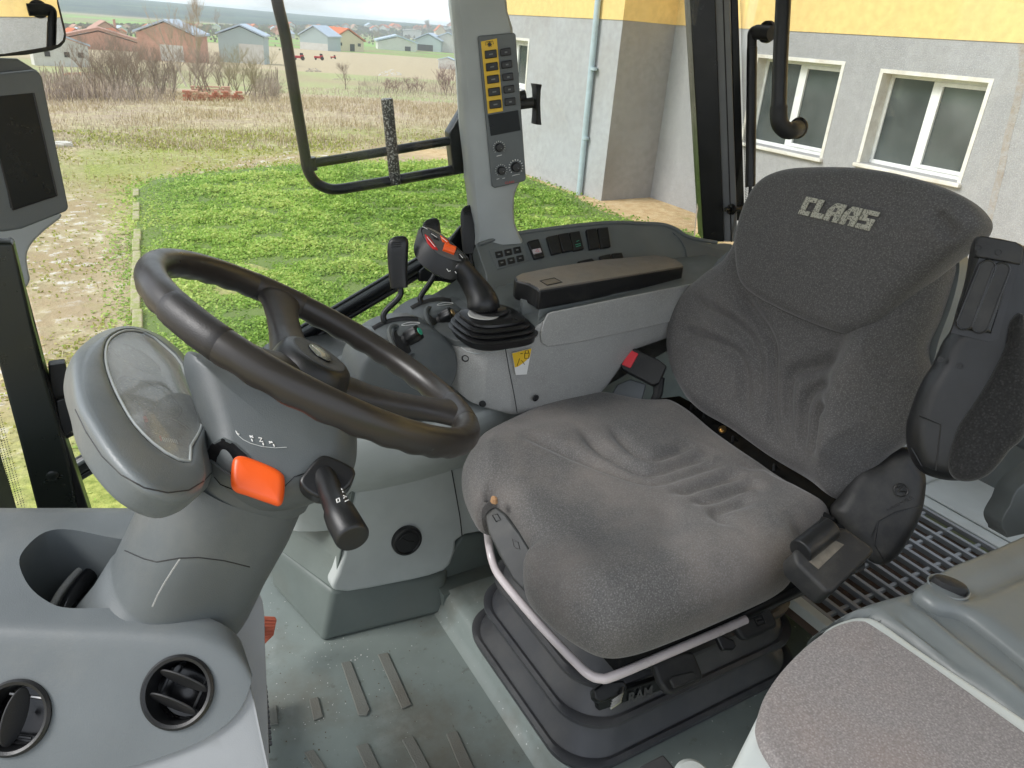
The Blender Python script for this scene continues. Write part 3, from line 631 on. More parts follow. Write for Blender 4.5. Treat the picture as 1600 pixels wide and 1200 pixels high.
# ---- bare trees and bushes
bark = mat('grey_bark', c_((135, 122, 110)), .9); barkp = mat('pale_bark', c_((190, 176, 160)), .9); twigm = mat('twigs', c_((150, 134, 120)), .95); twigp = mat('pink_twigs', c_((150, 125, 118)), .95)
TG = 'bare trees and bushes before the sheds'
def bare(label, x, yb, hp_, wp_, trunks=1, n=240, bm=bark, tm=twigm, name='bare_tree', cat='tree', thick=1.0, seed=0, up=.8):
    R_ = random.Random(seed+int(x*7)); g_ = ground(x, yb); s_ = dep(g_)/FPX; Hh = hp_*s_; Wd_ = wp_*s_*.5
    t = thing(name, label, cat, g_, TG); tk, cw = MB(), MB(); px_ = s_*.9
    def grow(p, d_, L_, r_, lev, mb):
        n_ = 3; pts_ = [p]; q = p
        for i in range(n_):
            d_ = (d_+V((R_.uniform(-1, 1), R_.uniform(-1, 1), R_.uniform(-.3, .7)))*.16).normalized(); q = q+d_*(L_/n_); pts_.append(q)
        mb.tube(pts_, [r_*(1-.5*i/n_) for i in range(n_+1)], 4 if lev else 6)
        return pts_, d_
    ends = []
    for k_ in range(trunks):
        a = R_.uniform(0, 6.28); sp = .12 if trunks == 1 else .45; d_ = V((math.cos(a)*sp, math.sin(a)*sp, 1)).normalized()
        base = g_+V((R_.uniform(-1, 1), R_.uniform(-1, 1), 0))*(0 if trunks == 1 else Wd_*.5)
        pts_, d2 = grow(base-Zv*.2, d_, Hh*.55, max(px_*.9, .022*Hh)*thick/(1 if trunks == 1 else 1.8), 0, tk); ends += [(pts_[i], d2, Hh*.4) for i in (1, 2, 3)]
    ct = 0
    while ct < n*5:
        p, d_, L_ = R_.choice(ends); a = R_.uniform(0, 6.28); lat = V((math.cos(a), math.sin(a), 0))
        dd = (d_*up+lat*R_.uniform(.4, 1.1)*(Wd_/Hh*1.6)+Zv*.25).normalized(); l_ = L_*R_.uniform(.4, .95)
        pts_, d3 = grow(p, dd, l_, max(px_*.34, .0035*Hh)*(L_/(Hh*.4)), 1, cw); ct += 1
        if L_ > Hh*.12: ends += [(pts_[2], d3, L_*.62), (pts_[3], d3, L_*.55)]
    obj('trunk', tk, bm, t, smooth=False); obj('crown', cw, tm, t, smooth=False); return t
bare('tall bare tree with pale forked trunk in front of the brick shed', 291, 136, 130, 70, 2, 420, barkp, mat('pale_twigs', c_((176, 158, 140)), .9), thick=1.1, seed=3)
bare('slim pale multi stemmed bare tree left of the tall forked one', 222, 134, 66, 60, 4, 260, barkp, twigm, seed=5)
for i, (x, y, h, w_, n, lb) in enumerate(((165, 148, 92, 76, 800, 'dense grey brown bush below the whitewashed building'), (205, 150, 92, 70, 800, 'dense bare bush left of the pale stemmed tree'), (246, 150, 84, 66, 700, 'bare bush between the pale tree and the forked tree'),
        (318, 146, 74, 66, 500, 'bare bush right behind the brick stack'), (352, 140, 60, 50, 260, 'small bare bush under the grey green gable'), (390, 152, 78, 70, 650, 'rounded olive brown bush right of the brick stack'), (108, 150, 40, 66, 260, 'low bramble bush beside the monitor'),
        (418, 156, 42, 50, 200, 'low bare bush next to the black tube frame'))):
    bare(lb, x, y, h, w_, 7, n, bark, twigm if i != 5 else mat('olive_twigs', c_((150, 142, 112)), .9), 'bush', 'bush', seed=i, up=.6)
for i, (x, y, h, w_, n, lb) in enumerate(((540, 140, 40, 40, 160, 'thin leafless tree on the far grass below the orange roofed house'), (612, 146, 30, 48, 220, 'low brown bush in front of the white rubble'), (650, 142, 26, 40, 180, 'low brown bush between rubble and window post'), (698, 150, 48, 40, 260, 'tall brown bush touching the window post'), (135, 90, 30, 26, 90, 'small bare tree beside the whitewashed building'), (668, 52, 22, 26, 120, 'large round leafless tree over the far roofs'), (340, 44, 26, 20, 90, 'thin tree above the roofs right of the brick shed'), (590, 62, 16, 20, 80, 'small round tree between the far sheds'), (128, 52, 14, 26, 90, 'dark leafless tree at the edge of the green field'))):
    bare(lb, x, y, h, w_, 1 if i in (0, 4, 5, 6) else 5, n, bark, twigp if i in (1, 2, 3) else twigm, 'bare_tree' if i in (0, 4, 5, 6, 7, 8) else 'bush', 'tree' if i in (0, 4, 5, 6, 7, 8) else 'bush', seed=20+i, up=.6)
# wood and gardens around the village that read as one mass
pts_ = []
for i in range(5200):
    x = random.uniform(60, 730); y = 38+x*.007+abs(random.gauss(0, 1))*9; pts_.append(ground(x, y))
P3_ = np.array([[p.x, p.y, p.z] for p in pts_]); rd = np.hypot(P3_[:, 0], P3_[:, 1]); sz_ = rd*.0026*rng.uniform(.5, 1.3, len(rd))
az = rng.uniform(-.6, .6, len(rd))+np.arctan2(P3_[:, 0], P3_[:, 1]); u = np.stack([np.cos(az), -np.sin(az), 0*az], 1)*sz_[:, None]; up_ = np.stack([rng.normal(0, .15, len(rd))*sz_, 0*az, sz_*.8], 1)
q_ = np.stack([P3_-u*.5, P3_+u*.5, P3_+u*.2+up_, P3_-u*.3+up_*.9], 1)
leafmesh('village_wood', q_, leafmat('winter_wood', c_((95, 88, 82)), c_((125, 112, 104)), c_((120, 128, 92)), .05), 'hazy winter trees and hedges between the village roofs', 'wood', rng.random(len(rd)))
# ================================================================== THE CAB
X_, Y_ = V((1, 0, 0)), V((0, 1, 0))
# ---- floor and seat platform
FZ = -1.22
fl = struct('floor', MB().aabb((-.75, -.05, FZ-.05), (.60, 1.75, FZ)), M['floor'])
pads = [[(533,1035),(548,1032),(578,1108),(573,1117),(560,1117)], [(590,1022),(606,1019),(643,1100),(628,1107)], [(483,1092),(497,1088),(505,1119),(490,1125)],
        [(413,1105),(432,1100),(435,1130),(415,1133)], [(475,1175),(490,1170),(520,1215),(500,1218)], [(556,1165),(575,1160),(602,1215),(580,1218)],
        [(628,1155),(646,1150),(680,1213),(660,1216)], [(697,1146),(714,1141),(745,1208),(724,1212)]]
for p in pads:
    o = obj('grip_pad', slab([hz(x, y, FZ+.0045) for x, y in p], .004, Zv), M['pad'], fl, bev=.0015)
# raised platform the seat stands on, with a rounded lip towards the foot well
sec = []
for y in np.linspace(-.05, 1.19, 8):
    sec.append([V((.575, y, FZ-.002)), V((.59, y, FZ+.004)), V((.600, y, FZ+.02)), V((.607, y, FZ+.043)), V((.618, y, FZ+.053)), V((.64, y, FZ+.055)), V((1.3, y, FZ+.055)), V((1.3, y, FZ-.05)), V((.575, y, FZ-.05))])
struct('platform', MB().loft(sec), M['floor'])
struct('side_wall', MB().aabb((.44, 1.475, -1.25), (2.1, 1.52, -.80)).aabb((.80, 1.475, -.80), (2.1, 1.52, -.56)).aabb((.60, 1.18, FZ-.05), (1.4, 1.6, FZ+.052)), M['kick'])
# rear shelf of the floor around the air grille
struct('rear_shelf', MB().aabb((1.16, .86, -1.19), (2.1, 1.6, -1.0)).aabb((1.16, -.1, -1.19), (2.1, .55, -1.0)).aabb((1.76, .55, -1.19), (2.1, .86, -1.0)), M['light'], bev=.012)
# ---- foot-well side (right hand wall below the console)
grm = [mat('mud_grit', c_((96, 84, 66)), .95), mat('pale_grit', (.6, .6, .58), .9)]
for m_, n_, (xa, xb, ya, yb), lb in ((grm[0], 150, (.1, .56, .7, 1.4), 'dark mud crumbs scattered over the cab floor'), (grm[1], 130, (.16, .42, 1.0, 1.38), 'tiny pale drips speckled over the floor beside the foot well')):
    mb = MB()
    for i_ in range(n_):
        r_ = random.uniform(.0005, .0014)*(1.3 if random.random() < .1 else 1); c__ = V((random.uniform(xa, xb), random.uniform(ya, yb), FZ+r_*.2)); mb.lathe(c__, Zv, [(r_, 0), (r_*.7, r_*.5), (0, r_*.6)], 6, False)
    o_ = obj('grit', mb, m_, None); o_['kind'] = 'stuff'; o_['label'] = lb; o_['category'] = 'grit'
w = thing('foot_well_lining', 'pale grey moulded lining of the foot well with a round black plug', 'lining panel', (.5, 1.3, FZ))
A0, A1, A2 = hz(425, 915, FZ), hz(505, 1005, FZ), hz(692, 957, FZ)
B0, B1, B2 = hy(440, 848, 1.43), hy(521, 924, 1.225), hy(693, 893, 1.222)
B0 = V((A0.x-.005, 1.46, B1.z)); 
A3 = hz(770, 935, FZ); 
lo = cr([A0, A1+V((-.002, 0, 0)), A1+V((.02, 0, 0)), A2-V((.03, 0, 0)), A2, A2+V((.02, .03, 0))], 1, False)
hi = [B0, B1+V((-.002, 0, 0)), B1+V((.02, 0, 0)), B2-V((.03, 0, 0)), B2+V((.005, 0, 0)), B2+V((.03, .03, 0))]
bk = V((0, .12, 0))
obj('lower_skirt', MB().loft([lo, hi, [p+bk for p in hi], [p+bk for p in lo]], True), M['kick'], w, bev=.012, seg=4)
# dark wall right of the foot well, beside the seat platform
k = MB().prism([hy(690, 893, 1.225), hy(722, 838, 1.235), hy(775, 828, 1.24), hy(900, 820, 1.24), V((1.3, 1.24, -1.2)), V((.61, 1.235, -1.2))], (0, .1, 0))
obj('side_skirt', k, M['kick'], w, bev=.01, seg=4)
pn = V((0, -1, .12))
lp = [(545,586),(575,578),(620,591),(655,590),(690,573),(735,560),(800,600),(860,640),(860,800),(727,836),(712,862),(693,893),(610,914),(522,924),(536,870),(562,700)]
obj('side_panel', slab(cr(px(lp, (.5, 1.215, -1.1), pn), 3), .04, pn), M['light'], w, bev=.012, seg=4)
# soft swelling on the panel behind the column
sw = [(585,740),(610,700),(700,610),(735,600),(720,700),(650,700),(610,740),(600,800),(590,850),(575,800)]
seam = [hp(x, y, (.5, 1.212, -1.1), pn) for x, y in [(700,700),(705,730),(713,775),(719,810),(722,838)]]
obj('panel_seam', MB().tube(cr(seam, 5, False), .0012, 6), M['blackm'], w)
ctr = hp(636, 845, (.5, 1.208, -1.1), pn)
t = obj('plug', MB().lathe(ctr, pn, [(0, -.01), (.0335, -.01), (.0345, .001), (.033, .005), (.029, .006), (.027, .003), (.0, .004)], 40), M['black'], w, smooth=True)
obj('plug_emblem', MB().tube([ctr+pn.normalized()*.0045+V((.022*math.cos(a), 0, .022*math.sin(a))) for a in np.linspace(.4, 2.6, 12)], .0011, 6).tube([ctr+pn.normalized()*.0045+V(q) for q in ((-.012, 0, .012), (0, 0, .001), (.014, 0, -.004))], .0011, 6), M['blackm'], t)
# inner dark cheek to the left of the panel
ck = [hy(563, 695, 1.23), hy(522, 923, 1.226), V((B0.x, 1.46, B1.z)), hy(470, 785, 1.46), hy(520, 705, 1.46)]
obj('cheek', MB().prism(ck, (.02, .02, 0)), M['kick'], w, bev=.004)
# vertical moulded body rising to the lever console
mz = [(600, 700), (640, 640), (700, 610), (738, 600)]

# ---- lever console (dark grey humps with three levers)
c = thing('lever_console', 'dark grey lever console with two rounded humps between window and joystick', 'console', (.5, 1.35, -.8))
top = [(.33, 1.22), (.36, 1.17), (.45, 1.16), (.56, 1.17), (.60, 1.2), (.66, 1.3), (.70, 1.5), (.45, 1.52), (.31, 1.5), (.31, 1.3)]
def ring(z, ins=0, dz=0): 
    cx_, cy_ = .5, 1.34
    return [V((x+(cx_-x)*ins, y+(cy_-y)*ins, z+dz)) for x, y in top]
mb = MB().loft([[V((p.x, p.y, -.70)) for p in cr(ring(0), 4)], [V((p.x, p.y, -.655)) for p in cr(ring(0), 4)], [V((p.x, p.y, -.635)) for p in cr(ring(0, .03), 4)], [V((p.x, p.y, -.625)) for p in cr(ring(0, .12), 4)]])
obj('base', mb, M['graydk'], c, bev=0)
pp2 = [(.30, 1.26), (.34, 1.19), (.42, 1.155), (.52, 1.145), (.62, 1.15), (.72, 1.17), (.82, 1.2), (.82, 1.5), (.30, 1.5)]
def pring(z, dy=0, ins=0): return cr([V((x+(.55-x)*ins, y+dy*(1.5-y)/.35+(1.35-y)*ins, z)) for x, y in pp2], 5)
obj('pale_body', MB().loft([pring(-1.0, .14), pring(-.90, .11), pring(-.85, .06), pring(-.80, .020), pring(-.75, 0), pring(-.715, 0), pring(-.705, 0, .006), pring(-.699, 0, .025), pring(-.697, 0, .06)]), M['light'], c)
def hump(cx_, y0, y1, cz, r, name='hump'):
    sec = []
    for y, k in ((y0, .0), (y0, .90), (y0+.004, .965), (y0+.012, 1), (y1-.012, 1), (y1-.004, .965), (y1, .9), (y1, 0)):
        sec.append([V((cx_+r*k*math.cos(a)*1.15, y, cz+r*k*math.sin(a))) for a in np.linspace(0, 2*math.pi, 40, endpoint=False)])
    return MB().loft(sec)
H = []
for (lx, ly, hpx, r, kpx, num, nm) in ((600, 505, 1.21, .088, (642, 526), 'greenp', '3'), (658, 474, 1.33, .088, (695, 496), 'brass', '2')):
    Bp = hy(lx, ly, hpx+.015); cx_, cz = Bp.x+.03, Bp.z-.085
    o = obj('hump', hump(cx_, hpx-.045, hpx+.065, cz, r), M['graydk'], c); H.append((Bp, cx_, cz))
    sl = MB().tube([V((cx_+1.02*r*1.12*math.cos(a), hpx+.015, cz+1.005*r*math.sin(a))) for a in np.linspace(1.2, 2.1, 10)], .006, 8)
    obj('lever_slot', sl, M['blackm'], c)
    K = hy(kpx[0], kpx[1], hpx-.05); ax = V((.55, -.45, .55)).normalized()
    kb = MB().lathe(K-ax*.02, ax, [(0, -.005), (.023, -.005), (.024, .001), (.012, .006), (.012, .014)], 28)
    k = obj('rotary_knob', kb, M['blackm'], c)
    u0_ = ax.orthogonal().normalized(); w0_ = ax.cross(u0_)
    obj('recess_ring', MB().tube([K-ax*.022+(u0_*math.cos(a)+w0_*math.sin(a))*.034 for a in np.linspace(0, 2*math.pi, 32, endpoint=False)], .004, 8, True), M['graydk'], c)
    s_ = []
    u = ax.orthogonal().normalized(); w_ = ax.cross(u)
    for h, rr in ((.0, .0125), (.002, .0145), (.02, .0155), (.026, .014), (.028, .010)):
        s_.append([K-ax*.008+ax*h+(u*math.cos(a)+w_*math.sin(a))*rr*(1+.09*math.cos(6*a)) for a in np.linspace(0, 2*math.pi, 36, endpoint=False)])
    obj('grip', MB().loft(s_), M['black'], k)
    obj('marker', MB().lathe(K+ax*.0205, ax, [(0, 0), (.0072, 0), (.0068, .0012), (0, .0012)], 20), M[num], k)
    lab = V((cx_+.012, hpx-.012, cz+r+.0012))
    obj('position_mark', MB().tube([lab+V((.018*math.cos(a), .006*math.sin(a), -.0015*abs(math.cos(a)))) for a in np.linspace(0, 2*math.pi, 22, endpoint=False)], .0006, 5, True), M['white'], c)
# sloping shoulder that falls from the humps to the pale panel
sh = [(560,560),(600,560),(720,545),(745,560),(735,578),(690,580),(650,596),(620,597),(560,580)]
obj('shoulder', slab(cr(px(sh, (.5, 1.16, -.68), (0, -1, .35)), 3), .12, (0, -1, .35)), M['graydk'], c, bev=.01)

def lever(name, label, base, knee1, knee2, gtop, gbot, wd):
    t = thing(name, label, 'lever', base, 'black control levers beside the joystick')
    obj('rod', MB().tube(cr([base-V((0, 0, .03)), base, knee1, knee2, gbot+(gtop-gbot)*.1], 6, False), .0056, 12), M['steel_bk'], t)
    ax = (gtop-gbot).normalized(); side = ax.cross(dv).normalized(); fw = side.cross(ax); L = (gtop-gbot).length; sec = []
    prof = [(0, .62, 0), (.01, .8, 0), (.1, .84, 0), (.3, .88, 0), (.5, .93, -.06), (.7, .98, -.14), (.85, .97, -.24), (.93, .86, -.32), (.98, .6, -.4), (1, .25, -.44)]
    for f, k, b in prof:
        cc = gbot+ax*(L*f)+side*(b*wd)
        sec.append([cc+side*(wd*k*sgnp(math.cos(a), .6))+fw*(wd*.62*k*sgnp(math.sin(a), .6)) for a in np.linspace(0, 2*math.pi, 28, endpoint=False)])
    g = obj('handle', MB().loft(sec), M['black'], t)
    for f in (.80, .84, .88):
        cc = gbot+ax*(L*f)+side*(-.22*wd)
        obj('thumb_rib', MB().tube([cc+side*(wd*.55)-fw*(wd*.60), cc-side*(wd*.35)-fw*(wd*.60)], .0008, 6), M['rubber'], g)
    return t
def sgnp(v, p): return math.copysign(abs(v)**p, v)
b1 = hy(600, 503, 1.225); d1 = dep(b1)
lever('control_lever', 'black paddle lever rising from the front hump, nearest the steering wheel', b1, P(601, 488, d1), P(625, 462, d1), P(617, 369, d1-.02), P(624, 450, d1), .0195)
b2 = hy(658, 474, 1.345); d2 = dep(b2)
lever('control_lever', 'black lever partly hidden behind the joystick head', b2, P(658, 462, d2), P(678, 432, d2), P(668, 343, d2), P(684, 418, d2), .0195)
b3 = hy(738, 425, 1.40); d3 = dep(b3)
lever('control_lever', 'tall black paddle lever standing against the foot of the grey window post', b3, P(738, 415, d3), P(737, 405, d3), P(729, 321, d3), P(735, 398, d3), .0195)
# black bracket between lever and glass
k = slab(px([(706,372),(722,352),(745,380),(750,420),(735,450),(690,440),(655,440),(656,425),(690,395)], (.62, 1.46, -.45), (0, -1, .1)), .012, (0, -1, .1))
tag(obj('lever_bracket', k, M['steel_bk'], bev=.003), 'black steel bracket plate behind the levers next to the window rail', 'bracket')

# ---- right hand console: grained side box, dark body, armrest lid
s = thing('side_console', 'long grey side console with padded black armrest lid beside the seat', 'console', (.9, 1.3, -1.1))
plan = [(1.32, 1.115), (1.0, 1.115), (.80, 1.115), (.70, 1.118), (.645, 1.135), (.605, 1.17), (.585, 1.215), (.58, 1.30), (.62, 1.42), (.9, 1.46), (1.32, 1.46)]
def zt(x): return np.interp(x, [.58, .70, .742, .772, 1.32], [-.562, -.537, -.512, -.49, -.455])
def zb(x): return np.interp(x, [.58, .62, .7, .85, .93, 1.0, 1.1, 1.32], [-.64, -.675, -.70, -.712, -.69, -.60, -.585, -.585])
pl = []
for i in range(len(plan)-1):
    for t_ in np.linspace(0, 1, 10, endpoint=False): pl.append(V((plan[i][0]*(1-t_)+plan[i+1][0]*t_, plan[i][1]*(1-t_)+plan[i+1][1]*t_, 0)))
pl.append(V((*plan[-1], 0)))
cen = V((.95, 1.3, 0))
def lay(zf, ins=0): return [V((p.x+(cen.x-p.x)*ins, p.y+(cen.y-p.y)*ins, zf(p.x))) for p in pl]
secs = [lay(lambda x: zb(x), .12), lay(lambda x: zb(x)+.0, .05), lay(lambda x: zb(x)+.006, .028), lay(lambda x: zb(x)+.02, .018), lay(lambda x: (zb(x)*.5+zt(x)*.5), .006), lay(lambda x: zt(x)-.004, 0), lay(lambda x: zt(x), .006)]
obj('side_box', MB().loft(secs), M['panel'], s)
# embossed crease line across the panel
def onbox(x, y, lift=.0): q = hy(x, y, 1.113-lift); return q
sb_ = bpy.data.objects['side_box']
rz = [(847,514),(850,503),(856,491),(862,488),(960,468),(1100,440),(1100,491),(990,517),(900,536),(856,542),(847,536),(845,524)]
obj('raised_field', slab([onbox(*p, .0016) for p in rz], .004, (0, -1, 0)), M['panel'], s, bev=.0028, seg=4)
stickline('edge_line', sb_, [[(721,543),(730,549),(742,552),(765,551),(794,545),(818,537),(836,528)]], M['rim'], s, .0011)
sm = [onbox(790, 546), onbox(796, 580), onbox(803, 615), onbox(808, 645)]
obj('joint_line', MB().tube(cr(sm, 4, False), .0009, 6), M['blackm'], s)
for x, y in ((868, 499), (1060, 460), (837, 622), (727, 560), (754, 631)):
    q = onbox(x, y) if x > 780 else hp(x, y, (.62, 1.158, -.6), (-.6, -.8, 0))
    nn = V((0, -1, .0)) if x > 780 else V((-.6, -.8, 0))
    sc = obj('screw', MB().lathe(q-nn*.001, nn, [(0, 0), (.0068, 0), (.0072, .0016), (.0055, .0022), (.0048, .0004), (0, .0004)], 20), M['blackm'], s)
# trapezoid warning sticker, yellow above and white below
st = [(800, 552), (831, 544), (823, 585), (806, 586)]
stk = obj('sticker', slab([onbox(*p, .0018) for p in st], .001, (0, -1, 0)), M['white'], s, smooth=False)
obj('sticker_top', slab([onbox(*p, .0024) for p in [(800.3, 552.3), (830.6, 544.4), (828, 558), (818, 567), (809, 573), (804.5, 574)]], .0005, (0, -1, 0)), M['yellow'], stk, smooth=False)
lk = [onbox(*p, .003) for p in [(820, 552), (820, 560), (826, 560), (827, 552), (820, 552)]]
obj('padlock_symbol', MB().tube(lk, .0007, 5).tube(cr([onbox(*p, .003) for p in [(821, 552), (821, 548), (825, 547), (826, 551)]], 4, False), .0006, 5).tube([onbox(*p, .003) for p in [(817, 552), (813, 553)]], .0006, 5).tube([onbox(*p, .003) for p in [(812, 560), (808, 572)]], .0005, 5).tube([onbox(*p, .003) for p in [(815, 563), (820, 570)]], .0005, 5), M['black'], stk)
# dark upper body between lid and panel
pb = [V(p) for p in ((1.28, 1.175, 0), (.79, 1.128, 0), (.772, 1.134, 0), (.765, 1.15, 0), (.775, 1.185, 0), (1.28, 1.24, 0))]
def zz(x, a, b): return a+(b-a)*(x-.76)/.5
obj('upper_body', MB().loft([[V((p.x, p.y, zz(p.x, -.52, -.50))) for p in cr(pb, 4)], [V((p.x, p.y, zz(p.x, -.472, -.472))) for p in cr(pb, 4)]]), M['shelf'], s, bev=.006)
obj('top_cap', MB().loft([lay(lambda x: zt(x)+.0002, .02), lay(lambda x: zt(x)+.003, .02)]), M['shelf'], s)
dk = [(.60, 1.20), (.625, 1.165), (.68, 1.135), (.75, 1.128), (.80, 1.13), (.80, 1.35), (.74, 1.37), (.62, 1.36), (.597, 1.28)]
obj('joystick_deck', MB().loft([[V((p.x, p.y, zt(p.x)-.03)) for p in cr([V((*q, 0)) for q in dk], 4)], [V((p.x, p.y, min(zt(p.x)+.012, -.515))) for p in cr([V((*q, 0)) for q in dk], 4)]]), M['graydk'], s, bev=.007)
# lid
LZ = -.437
lid = [(842,453),(838,449),(825,442),(806,437),(803,432),(812,427),(860,417),(940,405),(1010,399),(1022,398),(1040,400),(1055,405),(1066,412),(1069,416)]
L3 = [hz(x, y, LZ) for x, y in lid]
lidcol = mat('lid_worn_vinyl', (.135, .125, .112), .5, (500, .0008, .5), (c_((128, 112, 90)), 5, .4, .7, .5))
lo_ = obj('armrest_lid', MB().prism(L3, (0, 0, -.042)), M['black'], s, bev=.006, seg=5)
ins = [V(((p.x-.93)*.985+.93, (p.y-1.15)*.95+1.15, LZ+.0008)) for p in L3]
obj('lid_top', MB().prism(ins, (0, 0, -.004)), lidcol, lo_, bev=.001)
rc = [(844, 439), (866, 434.5), (878, 441), (855, 446)]
obj('finger_recess', MB().tube([hz(x, y, LZ+.001) for x, y in rc], .0013, 6, True), M['black'], lo_)
obj('recess_floor', slab([hz(x, y, LZ+.0014) for x, y in rc], .001, Zv), mat('brown_recess', (.10, .08, .055), .5), lo_)
# ---- shelf with switches, between the console and the rear right window
sh = thing('switch_shelf', 'grey green curved shelf carrying rows of black rocker switches below the rear side window', 'switch panel', (1.0, 1.4, -.6))
so, sn = V((.95, 1.33, -.45)), V((-.12, -.72, .68)).normalized()
outl = [(745,386),(752,378),(800,367),(870,357),(910,352),(950,349),(1000,350),(1035,352),(1056,359),(1078,372),(1110,380),(1150,386),(1160,450),(1100,520),(900,520),(800,480),(762,452),(760,430)]
S3 = cr(px(outl, so, sn), 4)
obj('shelf_body', slab(S3, .10, sn), M['shelf'], sh, bev=.012, seg=4)
obj('shelf_rim', MB().tube(cr(px([(748,382),(800,366.5),(870,356),(950,348),(1000,349),(1035,351),(1056,358),(1078,371),(1120,379)], so+sn*.001, sn), 6, False), .0045, 10), M['shelf'], sh)
# rear recessed trough wall right of the switches
tr = [(1052,362),(1062,372),(1072,392),(1075,420),(1090,440),(1140,450),(1155,400),(1120,388),(1085,378)]
obj('trough', slab(cr(px(tr, so+sn*.004, sn), 3), .006, sn), M['dash'], sh, bev=.002)
def quadslab(pts_, o, n, th, m, par, name, bev=.0015): return obj(name, slab(px(pts_, o+V(n).normalized()*th, n), th, n), m, par, bev=bev)
kp = quadslab([(764, 391), (817, 378), (826, 407), (777, 421)], so, sn, .002, M['shelf'], sh, 'keypad_plate')
for i in range(2):
    for j in range(3):
        cx_, cy_ = 779.5+j*14.2+i*4.6, 397-j*3.4+i*13
        quadslab([(cx_-6, cy_-3.6), (cx_+5.4, cy_-6), (cx_+7.4, cy_+3.4), (cx_-3.6, cy_+6)], so, sn, .0048, M['black'], kp, 'key')
        quadslab([(cx_-2, cy_-.5), (cx_+2, cy_-1.3), (cx_+2.6, cy_+.6), (cx_-1.2, cy_+1.4)], so, sn, .0053, M['print'], kp, 'key_symbol', 0)
for pts_, extra in (([(824.5,377),(842,373),(851.5,401),(835.5,404)], 'hazard'), ([(854,370),(871,366),(878.5,394),(862.5,397.5)], None), ([(872,366),(889,362.5),(895.5,390.5),(880,393.5)], None), ([(890,363),(906,360),(913,388.5),(897,391.5)], 'green'), ([(916,358.5),(932,356),(938,387),(922,389.5)], None), ([(934,356),(950.5,354),(955,385),(939.5,387.5)], None), ([(903,408),(925,403),(932,409),(909,414)], None), ([(937,400),(954,396),(957,405),(940,408)], None), ([(956,396),(972,394),(975,402),(958,405)], None)):
    r_ = quadslab(pts_, so, sn, .009, M['black'], sh, 'rocker_switch', .002)
    a, b_, cc, d_ = [V((*p, 0)) for p in pts_]
    if extra == 'hazard':
        quadslab([tuple(a.lerp(d_, .48).lerp(b_.lerp(cc, .48), .12))[:2], tuple(a.lerp(d_, .48).lerp(b_.lerp(cc, .48), .88))[:2], tuple(a.lerp(d_, .74).lerp(b_.lerp(cc, .74), .88))[:2], tuple(a.lerp(d_, .74).lerp(b_.lerp(cc, .74), .12))[:2]], so, sn, .0125, mat('pale_hazard_key', (.5, .44, .46), .4), r_, 'hazard_key')
        g = a.lerp(d_, .6).lerp(b_.lerp(cc, .6), .5); obj('hazard_triangle', MB().tube(px([(g.x-2.6, g.y+2), (g.x+.2, g.y-2.6), (g.x+3, g.y+1.4)], so+sn*.0128, sn), .0005, 5, True), M['redprint'], r_)
    elif extra == 'green':
        g = a.lerp(d_, .7).lerp(b_.lerp(cc, .7), .5); obj('green_symbol', MB().tube(px([(g.x-4, g.y+1), (g.x, g.y), (g.x+4, g.y-1), (g.x+4, g.y+2), (g.x-3, g.y+4)], so+sn*.0095, sn), .0008, 5).tube(px([(g.x-2, g.y-4), (g.x+2, g.y-6)], so+sn*.0095, sn), .0007, 5), M['greenp'], r_)
    else:
        obj('switch_ridge', MB().tube(px([tuple(a.lerp(d_, .52).lerp(b_.lerp(cc, .52), .15))[:2], tuple(a.lerp(d_, .52).lerp(b_.lerp(cc, .52), .85))[:2]], so+sn*.009, sn), .0007, 6), M['blackm'], r_)
# ---- joystick
j = thing('joystick', 'black multifunction joystick with orange thumbwheel on a ribbed rubber boot', 'joystick', hz(772, 545, -.53))
bc = hy(771, 505, 1.235); bc.z = -.53
bc = V((hz(771, 518, -.525).x, hz(771, 518, -.525).y, -.525))
ax = V((-.02, -.03, 1)).normalized(); sec = []
for z_, r_ in ((-.012, .070), (.0, .072), (.005, .076), (.009, .077), (.013, .073), (.014, .067), (.017, .070), (.021, .072), (.025, .068), (.026, .061), (.029, .064), (.033, .065), (.037, .061), (.038, .054), (.041, .056), (.046, .055), (.051, .047), (.053, .036), (.0545, .031), (.058, .033), (.062, .031), (.064, .028)):
    z_ *= .74; r_ *= 1.03; cc = bc+V((0, 0, z_))+V((-.006, .004, 0))*(z_/.05)
    pw = .62 if r_ > .04 else 1
    sec.append([cc+V((r_*sgnp(math.cos(a), pw), r_*.92*sgnp(math.sin(a), pw), 0)) for a in np.linspace(0, 2*math.pi, 64, endpoint=False)])
obj('rubber_boot', MB().loft(sec), M['rubber'], j)
dj = dep(bc+V((0, 0, .07)))
g0 = P(757, 487, dj)
obj('white_ring', MB().lathe(g0-V((0, 0, .006)), V((-.05, -.03, 1)), [(0, 0), (.0300, 0), (.0312, .0015), (.0300, .004), (0, .004)], 40), mat('dull_white_ring', (.38, .38, .36), .4), j)
path = [(757, 486, .0, .031, .031), (755, 476, 0, .032, .031), (753, 467, 0, .029, .028), (747, 455, .0, .0255, .024), (738, 442, .0, .0225, .021), (728, 428, -.005, .0205, .02), (718, 417, -.01, .0205, .021), (710, 409, -.015, .024, .024)]
sec = []
ctrs = [P(x, y, dj+dd) for x, y, dd, _, _ in path]
for i, (x, y, dd, ra, rb) in enumerate(path):
    t_ = (ctrs[min(i+1, len(path)-1)]-ctrs[max(i-1, 0)]).normalized()
    if i == 0: t_ = V((0, 0, 1))
    u = t_.cross(dv).normalized(); w_ = u.cross(t_)
    sec.append([ctrs[i]+u*(ra*math.cos(a))+w_*(rb*math.sin(a)) for a in np.linspace(0, 2*math.pi, 32, endpoint=False)])
obj('grip', MB().loft(sec), M['black'], j, sub=1)
